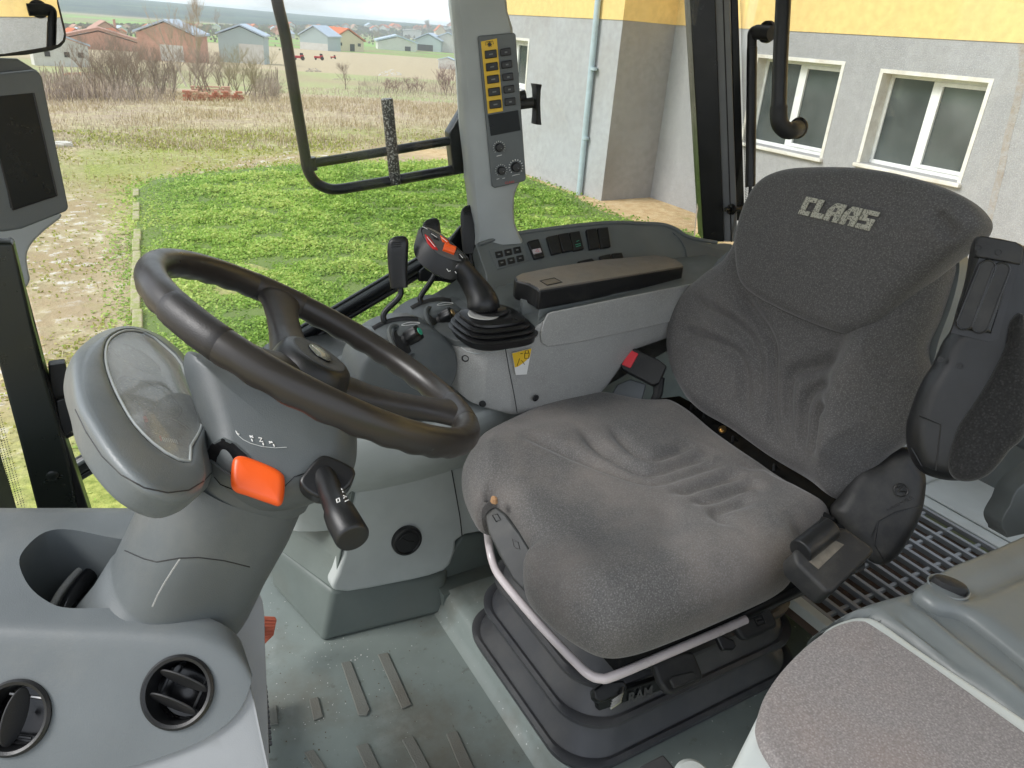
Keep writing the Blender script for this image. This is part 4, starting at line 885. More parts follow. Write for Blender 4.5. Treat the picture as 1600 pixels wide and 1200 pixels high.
# head: wedge with sloping button face
fo = P(690, 388, dj-.03); fn = (-ray(690, 388).normalized()*.75+V((.35, -.0, .75))).normalized()
face = [(658,357),(666,356),(676,361),(690,369),(704,379),(718,391),(728,400),(731,406),(726,409),(716,409),(699,404),(684,396),(671,384),(661,370)]
F3 = cr(px(face, fo, fn), 4)
body = [(656,356),(651,368),(647,382),(647,394),(652,405),(663,417),(682,429),(704,437),(722,431),(733,416),(732,403),(716,388),(692,367),(668,355)]
fc = sum(F3, V())/len(F3); FR = byang(F3, fc, fn); BR = byang(cr(px(body, fo-fn*.026, fn), 4), fc-fn*.026, fn)
obj('head', MB().loft([[fc+(p-fc)*.3-fn*.004 for p in FR], [fc+(p-fc)*.93-fn*.001 for p in FR], FR, [a_.lerp(b_, .5)+(a_.lerp(b_, .5)-fc).normalized()*.002 for a_, b_ in zip(FR, BR)], BR, [fc-fn*.038+(p-fc+fn*.026)*.8 for p in BR], [fc-fn*.045+(p-fc+fn*.026)*.3 for p in BR]]), M['black'], j)
hf_ = obj('button_face', slab([fo+(p-fo)*.93+fn*.001 for p in F3], .003, fn), mat('grey_button_face', (.10, .105, .105), .35), j, bev=.001)
for nm, q, mm in (('white_key', [(672,361),(681,367),(687,375),(678,372)], 'black'), ('orange_key', [(688,367),(700,375),(703,381),(692,377)], 'orange'), ('red_key', [(664,365),(671,370),(685,390),(677,388),(668,378)], 'redprint'), ('black_key', [(706,380),(716,388),(714,391),(706,386)], 'black'), ('black_key', [(716,394),(724,400),(725,406),(717,402)], 'black')):
    quadslab(q, fo, fn, .0035, M[mm], hf_, nm, .001)
for q in ([(674,365),(683,371)], [(667,370),(680,386)], [(690,371),(699,378)], [(660,354),(668,358)], [(718,397),(723,403)]):
    obj('key_print', MB().tube(px(q, fo+fn*.0042, fn), .0006, 5), M['white'], hf_)
tw = hp(702, 389, fo+fn*.003, fn); u = V((0, 1, 0)).cross(fn).normalized()
sec = []
td = (hp(710, 392, fo, fn)-hp(694, 386, fo, fn)).normalized()
for h in np.linspace(-.011, .011, 9): sec.append([tw+td*h+(fn*math.cos(a)+td.cross(fn)*math.sin(a))*(.0085*(1+.06*math.cos(10*a))) for a in np.linspace(0, 2*math.pi, 60, endpoint=False)])
obj('thumbwheel', MB().loft(sec), M['orange'], hf_, bev=.001)
cp = P(702, 433, dj-.01)
for q in ([(698,420),(701,424),(704,423)], [(711,424),(713,427)]): obj('side_print', MB().tube(px(q, fo-fn*.012-dv*.024, -dv), .0007, 5), M['white'], j)
# ---- seat belt buckle
b = thing('seat_belt_buckle', 'black seat belt buckle with red release button between console and backrest', 'buckle', hy(1010, 590, 1.06))
bd = dep(V((1.02, 1.08, -.62)))
quad = [(967,567),(984,542),(1038,565),(1040,575),(1028,600),(975,575)]
nb = (-dv*.9+V((-.3, 0, .4))).normalized(); ob_ = P(1000, 572, bd)
obj('buckle_body', slab([hp(x, y, ob_, nb) for x, y in [(968,569),(985,542),(1030,562),(1042,572),(1030,598),(1020,601),(974,577)]], .022, nb), M['blackm'], b, bev=.003)
obj('release_button', slab([hp(x, y, ob_+nb*.003, nb) for x, y in [(971,569),(985,546),(998,552),(985,575)]], .01, nb), M['red'], b, bev=.003)
obj('webbing', MB().tube([P(1030, 590, bd+.005), P(1028, 615, bd+.01), P(1012, 650, bd+.03)], [.012, .010, .008], 8), M['blackm'], b)
obj('stalk', slab([hp(x, y, ob_-nb*.03, nb) for x, y in [(965,600),(985,592),(1010,600),(1000,640),(985,660),(940,650),(950,625)]], .01, nb), mat('steel_grey_bracket', (.10, .11, .12), .4, None, metal=.3), b, bev=.003)
for x, y in ((1022, 612), (1040, 632), (1050, 625)):
    pass
# ================================================================== OPERATOR SEAT
seat = thing('operator_seat', 'grey velour suspension seat with sculpted backrest and raised left armrest', 'seat', (.87, .84, FZ+.055))
CZ = -.685
far = [(735,700),(750,682),(790,661),(835,640),(880,622),(940,620),(1000,632),(1045,634),(1085,655),(1130,690),(1180,725),(1250,770),(1290,795)]
near = [(1298,812),(1265,850),(1245,865),(1243,900),(1220,925),(1150,960),(1060,1000),(990,1026),(940,1030),(895,1005),(850,965),(822,920),(818,880),(832,860),(815,830),(795,803),(772,786),(748,790),(732,765),(722,730)]
ol = [hz(x, y, -.715) for x, y in far]
zn = lambda x: -.715
wz = [-.725,-.74,-.745,-.76,-.765,-.768,-.772,-.775,-.776,-.772,-.765,-.75,-.74,-.735,-.73,-.727,-.725,-.725,-.72,-.717]
ol += [hz(x, y, z) for (x, y), z in zip(near, wz)]
for p in ol: p.z = CZ
def cg(pts, z=CZ): return [hz(700+x/2.5806, 600+y/2.5806, z) for x, y in pts]
G = [(cg([(640,170),(700,225),(760,275),(830,292),(900,272),(960,250),(1000,248),(1040,262)]), .010, .011),
     (cg([(520,190),(600,250),(690,300),(790,340),(870,335),(960,305),(1050,282),(1080,285),(1100,300)]), .012, .012),
     (cg([(260,230),(380,250),(520,290),(650,335),(770,375),(850,385),(950,360),(1060,325),(1120,320),(1150,335)]), .009, .012),
     (cg([(880,440),(950,425),(1050,395),(1150,368),(1200,368),(1220,385)]), .011, .011),
     (cg([(980,500),(1010,470),(1090,450),(1180,415),(1240,408),(1262,425),(1250,445)]), .011, .011),
     (cg([(1250,450),(1180,478),(1100,505),(1085,530),(1110,560),(1170,590)]), .010, .012),
     (cg([(885,450),(882,520),(888,600),(860,680),(800,760)]), .007, .02),
     (cg([(1150,325),(1220,328),(1290,335),(1400,400)]), .005, .012)]
def cext(p):  # gentle bucket: thigh bolsters up, middle down
    y, x = p[:, 0], -p[:, 1]+.84
    f = np.clip((.86-x)/.22, 0, 1)
    return .016*np.exp(-((np.abs(y+.005)-.185)/.055)**2)*(.35+.65*f) - .012*np.exp(-(y/.10)**2)*f - .010*np.clip((.60-x)/.1, 0, 1)
G = [(g_, d_*1.5, w_*1.25) for g_, d_, w_ in G]
cush = obj('cushion', pillow(ol, (.84, .82, CZ), (0, 0, 1), .05, .105, dome=.004, grooves=G, extra=cext, N0=260, rings=80, center=(.83, .83, CZ)), M['cushion'], seat)
# torn nick with foam showing
q = hz(772, 781, -.70)
obj('torn_foam', MB().loft([[q+V((.006*math.cos(a)*k, .008*math.sin(a)*k, h)) for a in np.linspace(0, 6.283, 7, endpoint=False)] for k, h in ((1, -.004), (.8, .004), (.2, .007))]), mat('tan_foam', (.42, .24, .12), .9), cush)
# ---- backrest
ta = math.radians(12); BO = V((1.045, 0, -.68)); BN = V((-math.cos(ta), 0, math.sin(ta))); BU = V((math.sin(ta), 0, math.cos(ta)))
bo = [(1310,783),(1262,752),(1200,715),(1140,672),(1095,645),(1068,615),(1048,575),(1042,535),(1047,495),(1068,455),(1100,425),(1135,398),(1160,350),(1190,320),(1300,300),(1420,330),(1462,385),(1471,408),(1461,450),(1446,497),(1431,531),(1429,556),(1434,580),(1430,610),(1425,650),(1400,690),(1372,712),(1345,745)]
BSO = BO-BN*.03
bp_ = px(bo, BSO, BN)
def bg(pts): return [hp(1020+x/2.857, 380+y/2.857, BO, BN) for x, y in pts]
GB = [(bg([(170,240),(280,310),(370,370),(430,440),(455,520),(455,640),(450,780)]), .008, .014),
      (bg([(110,395),(240,430),(340,475),(385,520),(398,600),(400,720),(440,790)]), .008, .013),
      (bg([(370,190),(430,290),(490,380),(520,470),(520,600),(515,720),(530,850),(580,900)]), .009, .012),
      (bg([(900,480),(820,520),(720,555),(640,570),(595,610),(585,700),(590,800),(600,900)]), .009, .014),
      (bg([(880,630),(790,635),(710,660),(672,720),(665,800),(668,900),(700,960)]), .008, .012),
      (bg([(860,760),(810,735),(770,740),(755,790),(750,880),(730,960)]), .008, .011),
      (bg([(1050,330),(980,440),(900,600),(860,720),(850,850),(810,1050)]), -.016, .032)]
bc_ = hp(1260, 540, BO, BN)
GB = [(g_, d_*2.2, w_*1.1) for g_, d_, w_ in GB]
def bext(p):
    y, s_ = p[:, 0]-.82, -p[:, 1]
    return .016*np.exp(-((np.abs(y)-.17)/.05)**2)*np.clip((.34-s_)/.12, 0, 1) - .008*np.exp(-(y/.1)**2)*np.clip((.3-s_)/.1, 0, 1)
back = obj('backrest', pillow(bp_, BO, BN, .05, .10, dome=.006, grooves=GB, extra=bext, N0=260, rings=80, center=bc_, curl=.015), M['back'], seat)
ho = [(1148,395),(1150,362),(1163,318),(1185,283),(1215,266),(1260,260),(1350,262),(1440,281),(1500,306),(1527,332),(1528,352),(1512,372),(1487,393),(1450,424),(1410,460),(1372,496),(1345,515),(1318,521),(1280,510),(1225,487),(1178,462),(1155,438)]
HO = BO+BN*.034
hp_ = px(ho, HO-BN*.012, BN)
HG = [(px([(1460,330),(1478,352),(1492,378)], HO, BN), .013, .009), (px([(1478,335),(1490,352),(1500,372)], HO, BN), .005, .006)]
head = obj('headrest', pillow(hp_, HO, BN, .022, .085, dome=.022, grooves=HG, N0=240, rings=60, curl=.02), M['back'], seat)
# woven maker's lettering on the headrest: C L A A S built from blocks
LO = HO+BN*.0225
la, lb = hp(1246, 334, LO, BN), hp(1362, 362, LO, BN)
lx = (lb-la).normalized(); ly = (BU-lx*BU.dot(lx)).normalized()
Wd = (lb-la).length; Ht = (hp(1257, 306, LO, BN)-hp(1246, 334, LO, BN)).dot(ly)
gl = {'C': [[(0,0),(.72,0),(.72,.26),(.34,.26),(.34,.74),(.78,.74),(.78,1),(0,1)]],
      'L': [[(0,0),(.78,0),(.78,.3),(.36,.3),(.36,1),(0,1)]],
      'A': [[(0,0),(.36,0),(.36,.32),(.56,.32),(.56,0),(.94,0),(.94,1),(.3,1),(0,.6)],],
      'S': [[(0,0),(.86,0),(.86,.6),(.36,.6),(.36,.76),(.9,.76),(.9,1),(0,1),(0,.42),(.5,.42),(.5,.26),(0,.26)]]}
mb = MB(); x0 = 0; tot = .84+.84+1.0+1.0+.9
for ch, adv in (('C', .84), ('L', .84), ('A', 1.0), ('A', 1.0), ('S', .9)):
    for poly in gl[ch]:
        pts_ = [la+lx*((x0+p[0]+.18*p[1])/tot*Wd*.97)+ly*(p[1]*Ht)+BN*.0006 for p in poly]
        mb.prism(pts_, -BN*.004)
    if ch == 'A':
        pass
    x0 += adv
logo = obj('lettering', mb, mat('pale_woven_print', (.44, .43, .36), .9, (500, .0008, .6), None, speck=((.12, .12, .11), 420, .52, .6)), head, bev=.0012, seg=2)
# tiny eyes of the two A letters
mb = MB(); x0 = 1.68
for k_ in range(2):
    pts_ = [la+lx*((x0+p[0]+.18*p[1])/tot*Wd*.97)+ly*(p[1]*Ht)+BN*.0012 for p in ((.38, .52), (.56, .52), (.56, .74), (.42, .74))]
    mb.prism(pts_, -BN*.001); x0 += 1.0
obj('lettering_gap', mb, M['back'], head, smooth=False)
# hard shell behind the backrest
shl = [(1400,640),(1450,590),(1470,525),(1490,470),(1501,420),(1497,393),(1480,385),(1300,340),(1150,380),(1080,470),(1060,560),(1120,640)]
obj('back_shell', slab(cr(px([(x-2, y+4) for x, y in shl], BO-BN*.085, BN), 4), .035, BN), M['shelf'], seat, bev=.012, seg=4)
# ---- frame between the cushions and under the seat
f = obj('seat_frame', MB().aabb((1.03, .585, -.80), (1.075, 1.02, -.715)).aabb((.60, .60, -.86), (1.07, 1.04, -.79)), M['frame'], seat, bev=.006)
obj('cross_strip', MB().tube([V((1.035, .60, -.712)), V((1.035, 1.02, -.712))], .008, 8), M['frame'], f)
bt = hz(1128, 672, -.70)
obj('bolt', MB().lathe(bt, (-.3, -.5, .8), [(0, 0), (.008, 0), (.008, .004), (.005, .004), (.0045, .012), (0, .012)], 14), M['brass'], f)
obj('rear_plate', MB().prism([hz(x, y, -.722) for x, y in [(1030,622),(1062,618),(1150,665),(1235,722),(1330,780),(1330,840),(1225,800),(1130,735),(1050,670)]], (0, 0, -.05)), M['frame'], f, bev=.003)
for x, y in ((1105, 652), (1150, 690), (1085, 640), (1215, 735)):
    q = hz(x, y, -.705); obj('clip', MB().tube([q+V((-.01, 0, 0)), q+V((0, .01, .006)), q+V((.012, .008, -.004))], .003, 6), M['black'], f)
# front slider cover in the notch
fo_ = hz(790, 830, -.745); fn_ = V((-.72, -.1, .70))
cv = obj('front_cover', slab(px([(755,798),(775,791),(790,803),(812,832),(831,862),(822,905),(819,925),(800,905),(778,865),(762,832)], fo_, fn_), .03, fn_), mat('dark_grey_cover', (.035, .038, .04), .42, None, (dust, 9, .5, .8, .2)), seat, bev=.004)
for q in ([(769,805),(777,803),(782,812),(775,815)], [(800,842),(809,847),(812,858),(803,855)]): obj('raised_symbol', MB().tube(px(q, fo_+fn_*.001, fn_), .0007, 5, True), M['black'], cv)
# white height lever bar
bar = [(762,832,-.80),(764,850,-.83),(770,878,-.85),(784,905,-.85),(840,972,-.85),(900,1035,-.85),(921,1054,-.85),(938,1060,-.85),(960,1056,-.85),(1050,1018,-.85),(1120,988,-.85),(1165,968,-.85)]
obj('adjuster_bar', MB().tube(cr([hz(x, y, z) for x, y, z in bar], 5, False), .0072, 16), M['pinkw'], seat)
def pad_(name, pts_, z, th, m, par, bev=.006, n=Zv): return obj(name, slab([hp(x, y, hz(*pts_[0], z), n) for x, y in pts_], th, n), m, par, bev=bev, seg=4)
n1 = V((-.1, -.6, .8)).normalized()
p1 = pad_('adjuster_paddle', [(1018,1034),(1060,1018),(1085,1018),(1098,1050),(1100,1062),(1052,1085),(1042,1083),(1030,1065)], -.88, .016, M['blackm'], seat, n=n1)
pad_('paddle_boss', [(1046,1062),(1050,1056),(1084,1048),(1090,1054),(1088,1062),(1054,1076)], -.876, .006, M['blackm'], p1, .003, n1)
p2 = pad_('adjuster_paddle', [(1143,962),(1165,952),(1200,942),(1214,968),(1216,980),(1170,1000),(1160,996),(1150,982)], -.85, .018, M['blackm'], seat, n=n1)
o2 = hz(1143, 962, -.85)+n1*.001
obj('seat_symbol', MB().tube(px([(1178,966),(1190,961),(1196,973),(1184,978)], o2, n1), .0009, 5, True).tube(px([(1184,970),(1192,968)], o2, n1), .0012, 5), M['black'], p2)
pad_('small_lever', [(1118,992),(1124,980),(1130,984),(1128,992),(1148,1000),(1152,1010),(1146,1016),(1130,1016)], -.87, .012, M['rubber'], seat, .003, n1)
br = pad_('lever_bracket', [(928,1078),(945,1065),(975,1063),(981,1072),(975,1085),(940,1098),(930,1092)], -.90, .02, M['steel_bk'], seat, .003, n1)
for i_ in range(4):
    q = hp(972-i_*1, 1084+i_*4, hz(940, 1090, -.9), n1)
    obj('cable_end', MB().tube([q+V((-.018, 0, -.006)), q, q+V((.008, .01, 0))], .0022, 8), M['chrome'], br)
# ---- suspension bellows: stacked folds
bx, by = .865, .855
sec = []
def rr(z, hx_, hy_, r=.06, ox=0, oy=0): return rrect((bx+ox, by+oy, z), X_, Y_, hx_, hy_, r, 10)
rims = ((-1.145, .218), (-1.066, .203), (-.992, .190), (-.925, .178))
prof = [(-1.168, .212), (-1.155, .218)]
for i_, (zr, ar) in enumerate(rims):
    zn_ = rims[i_+1][0] if i_ < 3 else -.865
    prof += [(zr-.008, ar-.006), (zr-.005, ar+.002), (zr+.004, ar+.003), (zr+.008, ar-.004), (zr+.006, ar-.010), (zr+.012, ar-.013), (zr+.048, ar-.036), (zn_-.011, ar-.040)]
for z, a_ in prof: sec.append(rrect((.885, .862, z), X_, Y_, a_+.077, a_, .085, 12))
obj('bellows', MB().loft(sec), M['bellow'], seat)
un = obj('under_mechanism', MB().aabb((.635, .625, -.90), (1.08, 1.03, -.845)).tube([V((.66, .61, -.87)), V((1.1, .60, -.83))], .012, 8).tube([V((.9, .62, -.86)), V((1.16, .60, -.84))], .015, 8), M['steel_bk'], seat, bev=.004)
gpn = V((0, -1, .25)).normalized(); gpo = V((.8, .862-.176-.012, -.925))
gp = obj('maker_plate', slab(px([(932,1092),(1035,1058),(1038,1078),(936,1112)], gpo, gpn), .012, gpn), M['steel_bk'], seat, bev=.003)
ta_, tb_ = hp(979, 1098, gpo, gpn), hp(1034, 1079, gpo, gpn)
text('maker_lettering', 'RAM', ta_, tb_-ta_, hp(975, 1080, gpo, gpn)-ta_, .0265, mat('embossed_black', (.06, .06, .062), .35), gp, ext=.001, lift=.003, sx=1.0, bold=.03)
# ---- recliner cover
ro = V((1.10, .565, -.66)); rn = (-ray(1375, 800).normalized()*.9+V((0, -.3, .1))).normalized()
rco = [(1300,800),(1312,778),(1330,745),(1345,730),(1372,722),(1395,705),(1425,700),(1446,738),(1447,770),(1440,805),(1425,838),(1405,868),(1385,882),(1365,880),(1345,862),(1322,835)]
rc_ = obj('recliner_cover', pillow(px(rco, ro-rn*.015, rn), ro, rn, .022, .06, dome=.006, N0=160, rings=36, curl=.012), M['blackm'], seat)
cc = hp(1408, 766, ro+rn*.0085, rn); uu = (hp(1440, 756, ro, rn)-hp(1408, 766, ro, rn)).normalized()
vv = rn.cross(uu)
obj('round_emblem', MB().tube([cc+uu*.0105*math.cos(a)+vv*.0105*math.sin(a) for a in np.linspace(0, 6.283, 28, endpoint=False)], .0012, 6, True).tube([cc+uu*.006-vv*.004, cc-uu*.005-vv*.001, cc+uu*.006+vv*.005, cc-uu*.004+vv*.006], .0012, 6), M['black'], rc_)
ga, gb = hp(1387, 799, ro+rn*.0085, rn), hp(1428, 780, ro+rn*.0085, rn)
text('cover_lettering', 'GRAMMER', ga, gb-ga, hp(1385, 789, ro, rn)-ga, .0105, mat('embossed_grey', (.04, .04, .042), .35), rc_, lift=.0012, sx=.95)
cl = [(1362,838),(1372,815),(1400,800),(1440,790)]
stickline('cover_seam', rc_, [cl, [(1372,815),(1366,850),(1380,874)]], M['black'], rc_, .0010)
# belt retractor with strap
bo2 = V((.86, .49, -.645)); bn = V((-.12, -.42, .90)).normalized()
rt = obj('belt_retractor', slab(px([(1240,862),(1250,852),(1262,858),(1306,822),(1322,824),(1366,856),(1366,864),(1302,926),(1292,926),(1244,880)], bo2, bn), .042, bn), M['blackm'], seat, bev=.012, seg=5)
obj('worn_label', slab(px([(1264,877),(1302,843),(1319,851),(1279,889)], bo2+bn*.001, bn), .0015, bn), mat('worn_tan_label', (.17, .15, .12), .6, None, (c_((60, 58, 55)), 30, .4, .7, .8)), rt)
rl = hp(1278, 845, bo2+bn*.006, bn); r2 = hp(1262, 862, bo2+bn*.006, bn); rd = (hp(1310, 835, bo2, bn)-hp(1256, 868, bo2, bn)).normalized()
obj('belt_roll', MB().tube([hp(1250, 862, bo2, bn), hp(1296, 826, bo2, bn)], .018, 20), M['black'], rt, bev=.002)
obj('strap_tab', slab(px([(1270,838),(1284,806),(1296,810),(1290,840)], bo2+bn*.012, bn), .003, bn), M['black'], rt, bev=.001)
# ---- left armrest folded upright
ao = V((1.0, .495, -.36)); an = (-ray(1520, 560).normalized()+V((.0, -.15, .0))).normalized()
arm = obj('armrest', pillow(px([(1524,376),(1530,369),(1560,372),(1590,379),(1600,385),(1612,400),(1612,620),(1600,650),(1575,700),(1545,738),(1505,751),(1465,748),(1435,734),(1419,705),(1416,672),(1424,640),(1440,600),(1458,570),(1474,535),(1488,514),(1500,476),(1514,430)], ao-an*.02, an), ao, an, .024, .075, dome=.004, N0=200, rings=40, curl=.015, center=hp(1515, 590, ao, an)), M['black'], seat)
pf = [(1602,500),(1578,500),(1570,540),(1545,590),(1520,630),(1496,665),(1484,700),(1480,730),(1490,748),(1515,752),(1545,740),(1575,705),(1605,660)]
obj('armrest_pad', pillow(px([(x+3, y+2) for x, y in pf], ao+an*.012, an), ao+an*.018, an, .016, .06, dome=.004, N0=140, rings=24, curl=.006), M['armfab'], arm)
rcs = [(1536,404),(1548,405),(1590,413),(1583,430),(1552,518),(1545,526),(1500,519),(1489,511),(1496,496)]
obj('grip_recess', slab(px([(1530,402),(1592,412),(1560,530),(1545,534),(1486,520)], ao+an*.005, an), .003, an), M['rubber'], arm)
grc = [(1538,409),(1550,409),(1574,416),(1578,424),(1552,512),(1544,520),(1503,514),(1495,506),(1500,490)]
fg = [([hp(x, y, ao+an*.012, an) for x, y in q], .0055, .0095) for q in ([(1541,420),(1509,503)], [(1564,424),(1533,510)])]
ga_ = obj('adjuster_grip', pillow(px(grc, ao+an*.012, an), ao+an*.012, an, .004, .012, dome=.001, N0=140, rings=44, curl=.001), M['gripk'], arm)
for (qa, qb) in (((1543, 418), (1508, 504)), ((1565, 422), (1532, 509))):
    a0, a1 = hp(*qa, ao+an*.0135, an), hp(*qb, ao+an*.0135, an); dr_ = (a1-a0).normalized(); sd2 = an.cross(dr_); rg_ = .0092
    cap_ = [a0+(sd2*math.cos(t)-dr_*math.sin(t))*rg_ for t in np.linspace(0, math.pi, 12)]+[a1-(sd2*math.cos(t)-dr_*math.sin(t))*rg_ for t in np.linspace(0, math.pi, 12)]
    g__ = obj('finger_groove', MB().tube(cap_, .0013, 8, True), M['gripk'], ga_)
    obj('groove_bed', slab([p+an*.0002 for p in cap_], .001, an), M['blackm'], g__)
obj('top_cap', slab(px([(1526,372),(1534,368),(1588,378),(1600,386),(1596,414),(1575,410),(1528,402),(1524,398)], ao+an*.01, an), .03, an), M['blackm'], arm, bev=.006, seg=4)
for x, y in ((1529, 387), (1561, 394), (1470, 562), (1500, 572)):
    q = hp(x, y, ao+an*(.0105 if y < 400 else .0035), an)
    obj('screw', MB().lathe(q, an, [(0, 0), (.0042, 0), (.0042, .001), (.003, .001), (.0026, -.001), (0, -.001)], 14), M['blackm'], arm)
obj('cover_joint', MB().tube(px([(1436,650),(1470,664),(1462,735),(1440,728),(1424,700)], ao+an*.0035, an), .0009, 5), M['rubber'], arm)

# ================================================================== STEERING
wn = V((.515, -.012, .857)).normalized(); wc = V((.2235, .768, -.3415))
wu = V((0, 1, 0)); wu = (wu-wn*wu.dot(wn)).normalized(); wv = wn.cross(wu)   # wu to the far side, wv towards the seat
if wv.x < 0: wv = -wv
sw_ = thing('steering_wheel', 'brown black three spoke steering wheel with grained rim and oval hub', 'steering wheel', wc-wn*.08)
def wp(u, v, h=0): return wc+wu*u+wv*v+wn*h
R0 = .19
secs_a, secs_b = [], []
def rimsec(t, r): return [wc+(wu*math.cos(t)+wv*math.sin(t))*(R0+r*1.0*math.cos(a))+wn*(r*1.12*math.sin(a)) for a in np.linspace(0, 2*math.pi, 26, endpoint=False)]
vs = [rimsec(t, .0148+.0007*max(0, math.sin(14*t))*0) for t in np.linspace(0, 2*math.pi, 180, endpoint=False)]
mb = MB(); n_ = 26
allv = [p for s_ in vs for p in s_]
# finger waves on the underside
for i, t in enumerate(np.linspace(0, 2*math.pi, 180, endpoint=False)):
    for k in range(n_):
        a = 2*math.pi*k/n_
        if math.sin(a) < -.2:
            allv[i*n_+k] = allv[i*n_+k]+wn*(.0010*math.sin(36*t)*(-math.sin(a)))
fs = [(i*n_+k, i*n_+(k+1) % n_, ((i+1) % 180)*n_+(k+1) % n_, ((i+1) % 180)*n_+k) for i in range(180) for k in range(n_)]
mb.add(allv, fs); rim_o = obj('rim', mb, M['wheel'], sw_)
hub = wp(0, 0, -.045)
def dirpx(x, y, h=0): p = hp(x, y, wc+wn*h, wn); return math.atan2((p-wc).dot(wv), (p-wc).dot(wu))
tS = [dirpx(424, 450), dirpx(722, 650)]
tS.append(dirpx(285, 505))
for t in tS:
    d_ = wu*math.cos(t)+wv*math.sin(t); pr_ = wn.cross(d_); sec = []
    for s_, h, wd_, th_ in ((.02, -.040, .031, .024), (.045, -.038, .030, .022), (.075, -.032, .024, .018), (.105, -.024, .021, .015), (.135, -.015, .021, .0135), (.16, -.007, .024, .0125), (.178, -.002, .031, .0125), (.186, 0, .036, .0115)):
        sec.append([wc+d_*s_+wn*h+pr_*(wd_*sgnp(math.cos(a), .7))+wn*(th_*sgnp(math.sin(a), .8)) for a in np.linspace(0, 2*math.pi, 24, endpoint=False)])
    obj('spoke', MB().loft(sec), M['wheelg'], sw_)
    obj('rim_sleeve', MB().loft([[wc+(wu*math.cos(tt)+wv*math.sin(tt))*(R0+r_*math.cos(a))+wn*(r_*1.12*math.sin(a)) for a in np.linspace(0, 2*math.pi, 26, endpoint=False)] for tt, r_ in [(t-.19, .0146)]+[(t+dd, .0152) for dd in np.linspace(-.185, .185, 9)]+[(t+.19, .0146)]]), M['wheelg'], sw_)
sec = []
for h, a_, b_ in ((-.085, .05, .046), (-.07, .056, .050), (-.04, .056, .048), (-.018, .054, .043), (-.009, .050, .039), (-.006, .046, .035), (-.0055, .0, .0)):
    sec.append([wp(a_*math.cos(a), b_*math.sin(a), h) for a in np.linspace(0, 2*math.pi, 48, endpoint=False)])
hb = obj('hub', MB().loft(sec), M['black'], sw_)
hc = [wp(.042*math.cos(a), .031*math.sin(a), -.0045) for a in np.linspace(0, 2*math.pi, 48, endpoint=False)]
hcap = obj('hub_cap', slab(hc, .004, wn), mat('grained_hub_pad', (.035, .037, .038), .6, (450, .001, .8)), hb, bev=.0015)
em = [wp(.023*math.cos(a), .0125*math.sin(a), -.0025) for a in np.linspace(0, 2*math.pi, 36, endpoint=False)]
obj('oval_badge', slab(em, .002, wn), M['gloss'], hcap, bev=.0006)
obj('badge_wing', MB().prism([wp(-.017, -.004, -.0022), wp(-.002, -.001, -.0022), wp(.016, -.006, -.0022), wp(.012, .002, -.0022), wp(0, .006, -.0022), wp(-.010, .003, -.0022)], -wn*.0008), M['chrome'], hcap, smooth=False)

# ---- column
col = thing('steering_column', 'grey plastic steering column with instrument pod and tilt joint below the wheel', 'steering column', wc-wn*.62)
def cp_(u, v, t): return wc-wn*t+wu*u+wv*v
def ell(t, ru, rv, ou=0, ov=0, pw=.8, n=56): return [cp_(ou+ru*sgnp(math.cos(a), pw), ov+rv*sgnp(math.sin(a), pw), t) for a in np.linspace(0, 2*math.pi, n, endpoint=False)]
neck = [ell(.17, .085, .075, 0, -.015), ell(.21, .092, .078, 0, -.015), ell(.27, .090, .076, .0, -.012), ell(.33, .088, .078, .0, -.008), ell(.336, .0875, .0775, .0, -.008), ell(.34, .0895, .080, .0, -.008), ell(.38, .095, .090, 0, -.0), ell(.44, .105, .10, 0, 0), ell(.50, .112, .105, 0, 0)]
nk = obj('neck', MB().loft(neck), M['graydk'], col)
stickline('neck_joint', nk, [[(195,860),(225,873),(245,878),(280,872),(310,871),(350,876),(390,886)]], M['blackm'], col, .0007, .0001)
stickline('neck_scratch', nk, [[(281,873),(268,893),(256,912),(246,930),(238,948)]], M['panel'], col, .0011, -.0005)
shr0 = [(292,548),(330,556),(372,574),(420,585),(480,600),(540,628),(556,655),(559,695),(556,722),(545,745),(520,765),(480,783),(430,793),(395,790),(355,772),(332,748),(322,715),(318,680),(300,620),(286,575)]
sn2 = (-dv*.75+V((.2, -.25, .6))).normalized(); SO = P(430, 690, .785)
shc = obj('shroud_cover', pillow(px(shr0, SO-sn2*.02, sn2), SO, sn2, .03, .10, dome=.010, N0=200, rings=50, curl=.05), M['graydk'], col)
sh_ = [ell(.050, .045, .040, 0, .0), ell(.075, .055, .05, -.0, -.0), ell(.10, .07, .06, -.004, -.004), ell(.14, .08, .07, -.006, -.008), ell(.165, .085, .072, -.004, -.01), ell(.176, .082, .070, 0, -.012)]
obj('wheel_shroud', MB().loft(sh_), M['graydk'], col)
# instrument pod
pn_ = V((.60, -.03, .80)).normalized(); po = V((.047, .79, -.37))
lens = [(169,534),(184,520),(203,515),(231,520),(259,541),(281,562),(288,580),(306,615),(315,640),(316,662),(308,681),(299,696),(302,714),(294,720),(275,714),(244,694),(212,662),(191,628),(175,594),(166,562)]
podo = [(160,522),(183,511),(206,511),(240,521),(270,541),(290,560),(298,590),(322,640),(326,672),(318,705),(332,740),(322,752),(300,770),(265,770),(225,752),(180,705),(152,660),(130,620),(125,580),(135,545)]
P3 = px(podo, po, pn_)
# deeper shell: offset rings backwards
shell = [(160,519),(183,509),(206,509),(240,519),(270,539),(292,560),(304,600),(326,650),(336,700),(343,740),(325,768),(302,787),(275,805),(252,812),(229,806),(192,786),(151,741),(121,691),(111,650),(101,615),(99,590),(106,568),(130,540)]
po2 = po-pn_*.01
frontr = cr(px(podo, po, pn_), 6)
c0 = sum(frontr, V())/len(frontr)
lens3 = cr(px(lens, po, pn_), 6)
